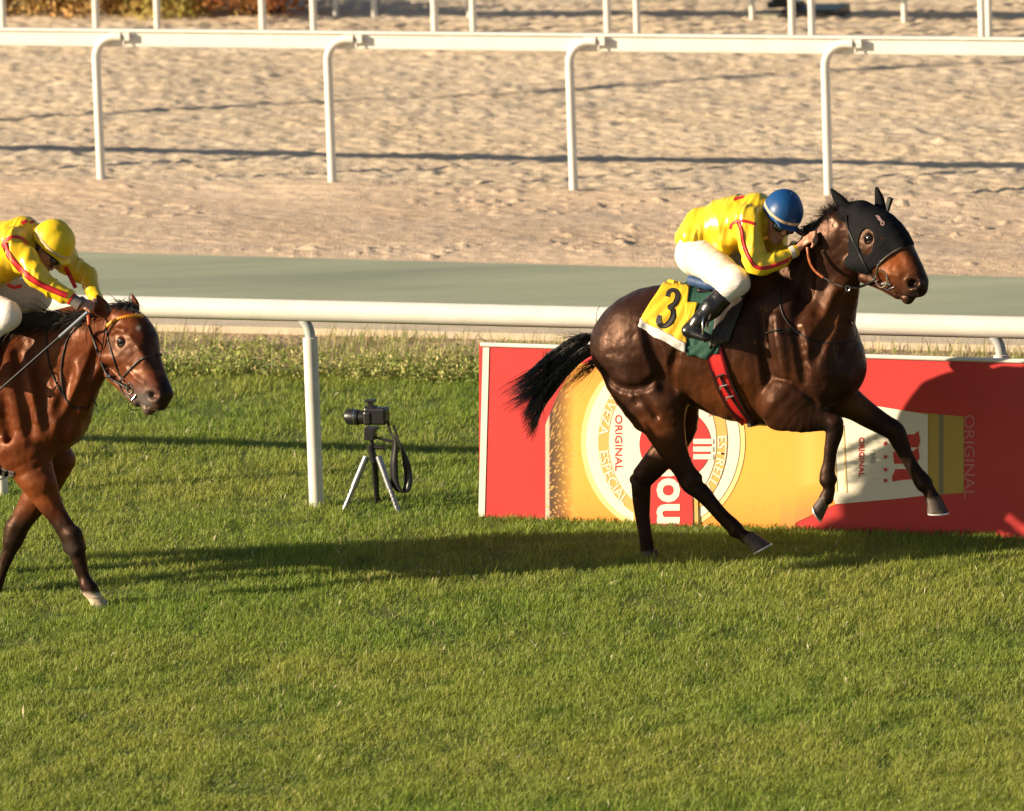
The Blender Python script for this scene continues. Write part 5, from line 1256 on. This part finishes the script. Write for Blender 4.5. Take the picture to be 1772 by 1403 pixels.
    h = hit(bv, 209, 592); ec = h+HL*.0125; Dh = P(222, 590, .18); mir = lambda p: np.asarray(p)-2*((np.asarray(p)-Dh)@HL)*HL
    for p in (ec, mir(ec)):
        bm = bmesh.new(); bmesh.ops.create_uvsphere(bm, u_segments=24, v_segments=16, radius=.027); me = bpy.data.meshes.new('eye'); bm.to_mesh(me); bm.free()
        me.polygons.foreach_set('use_smooth', np.ones(len(me.polygons), bool)); o = link('eye', me, EYE, e); o.location = Vector(p)
    lids(ec, HL, e, mir)
    br_ = empty('bridle', P(215, 640, .3), None, None); br_.parent = e; br_.matrix_parent_inverse = par_inv(e)
    def sub(o): o.parent = br_; o.matrix_parent_inverse = Matrix.Translation(-br_.location); return o
    def both(pts, r, name, m, off=.001):
        o, out = strap(pts, bv, r, name, m, e, 8, off); sub(o); sub(MB().tube([mir(p) for p in out], r, 8).build(name, m, e)); return out
    # browband with orange and yellow lozenges
    o, bb = strap([(184, 566), (190, 560), (200, 553), (215, 548), (232, 546), (247, 547)], bv, .0095, 'browband', mat('orange_band', (.62, .085, .012), .45), e, 10, .002, 8); sub(o)
    yb = MB()
    for i in range(1, len(bb)-1, 2): t = unit(bb[i+1]-bb[i-1]); yb.tube([bb[i]-t*.005+UP*.002, bb[i]+t*.004-UP*.002], .0102, 8)
    sub(yb.build('browband_lozenges', mat('yellow_band', (.80, .48, .03), .45), e))
    both([(184, 566), (188, 590), (196, 618), (206, 645), (216, 660)], .0065, 'cheek_strap', BLACKL)
    both([(182, 568), (178, 595), (174, 620), (180, 640)], .004, 'throat_strap', BLACKL)
    both([(214, 652), (226, 638), (242, 623), (254, 618), (262, 617)], .008, 'noseband', BROWNL)
    both([(212, 654), (206, 664), (214, 680), (226, 688)], .006, 'noseband', BROWNL)
    ring = hit(bv, 224, 672, .014)
    rg = [ring+np.cross(HL, UP)*-.022*math.cos(t)+UP*.030*math.sin(t) for t in np.linspace(0, 2*math.pi, 29)]
    sub(MB().tube(rg, .0042, 8, cap=False).build('bit_ring', METAL, e)); sub(MB().tube([mir(p) for p in rg], .0042, 8, cap=False).build('bit_ring', METAL, e))
    bt = hit(bv, 236, 683, .004); bt2 = hit(bv, 228, 692, .004); sub(MB().tube([bt, (bt+bt2)/2, bt2], [.005, .006, .005], 8).build('bit', METAL, e))
    sub(MB().tube(spline(np.array([bt2, P(222, 700, .33), P(228, 709, .33), P(240, 709, .32)]), 6), .003, 6).build('lead_loop', BLACKL, e))
    hand_p = P(152, 537, .20)
    sub(MB().tube(spline(np.array([hand_p, P(153, 550, .24), P(154, 562, .25)]), 5), .009, 8).build('rein_grip', mat('orange_red_rubber', (.60, .09, .02), .5), e))
    pts = [P(154, 562, .25), hit(bv, 160, 580, .012), hit(bv, 170, 610, .012), hit(bv, 182, 642, .012), hit(bv, 192, 655, .012), hit(bv, 208, 664, .012), ring]
    sub(MB().tube(spline(np.array([p for p in pts if p is not None]), 6), .0075, 8).build('rein', BLACKL, e))
    kr = hit(bv, 188, 651, .018); sub(MB().tube([kr-FH*.012, kr+FH*.012], .011, 8).build('rein_keeper', METAL, e))
    sub(MB().tube(spline(np.array([P(166, 535, .02), P(185, 570, -.02), P(215, 620, -.0), mir(ring)]), 6), .006, 8).build('rein', BLACKL, e))
    strap([(82, 560), (80, 590), (84, 625), (94, 655), (104, 675), (112, 688)], bv, .0055, 'neck_strap', BLACKL, e, off=.002)
    strap([(140, 560), (120, 580), (110, 610), (106, 640), (108, 670), (114, 690), (128, 705), (146, 705)], bv, .0055, 'neck_strap', BLACKL, e, off=.002)
    MB().tube(spline(np.array([P(148, 711, .10), P(156, 700, .12), P(158, 682, .12), P(163, 694, .12), P(168, 702, .12)]), 5), .004, 6).build('strap_end', BLACKL, e)
    S = []
    def lock(base, d1, ln, r, droop=.0, n=7, jit=.25):
        p = np.array(base, float); v = unit(np.array(d1, float)+rng.normal(0, jit, 3)); out = [p.copy()]
        for i in range(n): v = unit(v+np.array([0, 0, -droop])+rng.normal(0, .07, 3)); p = p+v*ln/n; out.append(p.copy())
        S.append((out, r))
    for i in range(2200):                                                       # mane blown back over the crest
        t = rng.random(); x = -20+t*185; b = P(x, 566-t*28+(6 if t > .7 else 0)+rng.normal(0, 4), .05+.06*t+rng.normal(0, .035)); lock(b, -FH*1.0+UP*(.15)-NH*.35, .10+.08*rng.random(), .0024, .10, 7, .22)
    for i in range(500):                                                        # forelock curls between the ears
        b = P(200+rng.random()*34, 533+rng.normal(0, 3), .13); lock(b, -FH*.3+UP*.7-NH*.3+FH*rng.normal(0, .5), .05+.05*rng.random(), .0020, .28, 8, .2)
    hair('mane', S, HAIR, e)
    S = []
    for i in range(700):
        u = rng.normal(0, .35); S2 = spline(np.array([[-385, 672+u*9], [-425, 690+u*22], [-475, 730+u*34], [-540+rng.random()*50, 800+u*34+rng.normal(0, 10)]]), 5); dd = rng.normal(0, .05)
        S.append(([P(p[0], p[1], dd*j/len(S2)) for j, p in enumerate(S2)], .003))
    hair('tail', S, HAIR, e); MB().tube([P(-370, 668), P(-392, 676), P(-415, 688)], [.045, .034, .015], 12).build('tail_dock', HAIR, e)
    return e, bv, (V, F)
h2, bv2, VF2 = horse2()
P2 = R2.P
def m2(p): p = np.asarray(p); return p-2*((p@NH)-R2.D)*NH
sa = empty('racing_saddle', P2(-70, 590, 0), 'small black racing saddle on the following red brown horse', 'saddle')
fs = Field(P2(-130, 620, .3)-.25, P2(0, 550, -.3)+.25, .008)
ell(fs, P2(-110, 572, 0), P2(-60, 574, 0), .035, .13, .03, .12, NH, .03); ell(fs, P2(-60, 574, 0), P2(-12, 572, 0), .03, .12, .05, .07, NH, .03)
Vs, Fs = surf(fs, 2); link('seat', mesh_np('seat', Vs, Fs), BLACKL, sa)
patch('flap', [(-70, 596), (8, 578), (-20, 690), (-76, 700)], bv2, .014, .012, BLACKL, sa, 12, 12, m2, .003)
gt2 = ribbon([(-72, 680), (-62, 720), (-46, 770), (-20, 806), (8, 818), (24, 820)], [26, 26, 24, 20, 12, 8], bv2, .008, .005, 'girth', GB, sa, 5, 4)
MB().tube(spline(np.array([P2(4, 815, .14), P2(12, 822, .12), P2(4, 828, .10), P2(-6, 832, .10)]), 5), .004, 6).build('girth_strap', BLACKL, sa)
cl2 = empty('saddle_cloth', P2(-140, 600, 0), 'plain pale saddle cloth on the following red brown horse', 'saddle cloth')
patch('pad', [(-165, 576), (-20, 580), (-60, 700), (-170, 690)], bv2, .007, .006, GREYC, cl2, 14, 14, m2, .003)

cfg2 = dict(waist=(-40, 500, 0), hip=(-75, 515, .10), knee=(14, 545, .27), ankle=(-58, 618, .36), heel=(-76, 636, .38), toe=(-44, 648, .40), fknee=(66, 512, -.24), fankle=(-10, 590, -.34),
  shoulder=(18, 418, .17), elbow=(66, 478, .24), wrist=(124, 517, .22), fshoulder=(70, 418, -.16), felbow=(152, 478, -.19), fwrist=(166, 520, -.06), head=(85, 429, .04), F=FH*.72-UP*.66-NH*.10, U=UP*.72+FH*.66,
  torso=[(-70, 492, 30, .13), (-52, 476, 38, .155), (-20, 453, 45, .165), (15, 434, 49, .165), (45, 420, 43, .12, .01)],
  hand=((142, 524, .20), FH*.82-UP*.22-NH*.1, -NH*.75-UP*.5, -UP*.7-FH*.2+NH*.6), fhand=((170, 530, -.02), FH*.6-UP*.5, NH*.7+UP*.3, FH*.2-UP*.8),
  hem=(P2(-96, 497, 0), UP*-.93-FH*.30), thigh=(36, 30, 26), jacket_mat=YSAT('deep_yellow_silk', (.80, .52, .012)), helmet_mat=mat('yellow_cap_silk', (.80, .55, .012), .45, spec=.4, bump=(8, .4, .02, (1, 1, .4))),
  folds=[(-40, 500, .12, .06)],
  stripes=[([(4, 428), (7, 418), (20, 410), (36, 411), (48, 422)], 5), ([(8, 420), (14, 440), (30, 460), (46, 476), (66, 490), (92, 502), (116, 512)], 10), ([(113, 462), (121, 478), (131, 498)], 7), ([(12, 492), (24, 497), (38, 494)], 6)],
  stars=[(42, 384, 5), (56, 384, 4)])
j2, J2, FJ2, bj2, mir2_, hf2 = rider(R2, cfg2, 'jockey in deep yellow silks and yellow helmet bent over the following horse')
w_ = J2['wrist']; ev = unit(w_-J2['elbow']); MB().tube([w_-ev*.030, w_-ev*.016], [.038, .037], 18).build('cuff', GC, j2)
MB().tube([w_-ev*.016, w_+ev*.006], [.038, .036], 18).build('red_cuff', REDF, j2)
GLV = mat('grey_glove', (.12, .10, .09), .7); MB().tube([w_+ev*.0, w_+ev*.030, w_+ev*.060], [.033, .034, .036], 18).build('glove', GLV, j2)
e = empty('riding_whip', P2(150, 545, .30), 'long black whip with blue grey grip held by the yellow helmeted jockey', 'whip')
A_ = P2(152, 540, .30); B_ = P2(-30, 700, .42); g_ = A_+(B_-A_)*.27
MB().tube([A_, g_], [.011, .010], 12).build('grip', mat('blue_grey_grip', (.16, .19, .22), .5), e)
MB().tube([g_, g_+(B_-g_)*.45, B_], [.008, .0075, .006], 10).build('shaft', DARKM, e); 
st2 = P2(-48, 650, .40); MB().tube([st2+FH*.045*math.cos(t)+UP*(.055+.075*math.sin(t)) for t in np.linspace(-.6, 3.74, 16)], .005, 8).build('stirrup', METAL, sa)
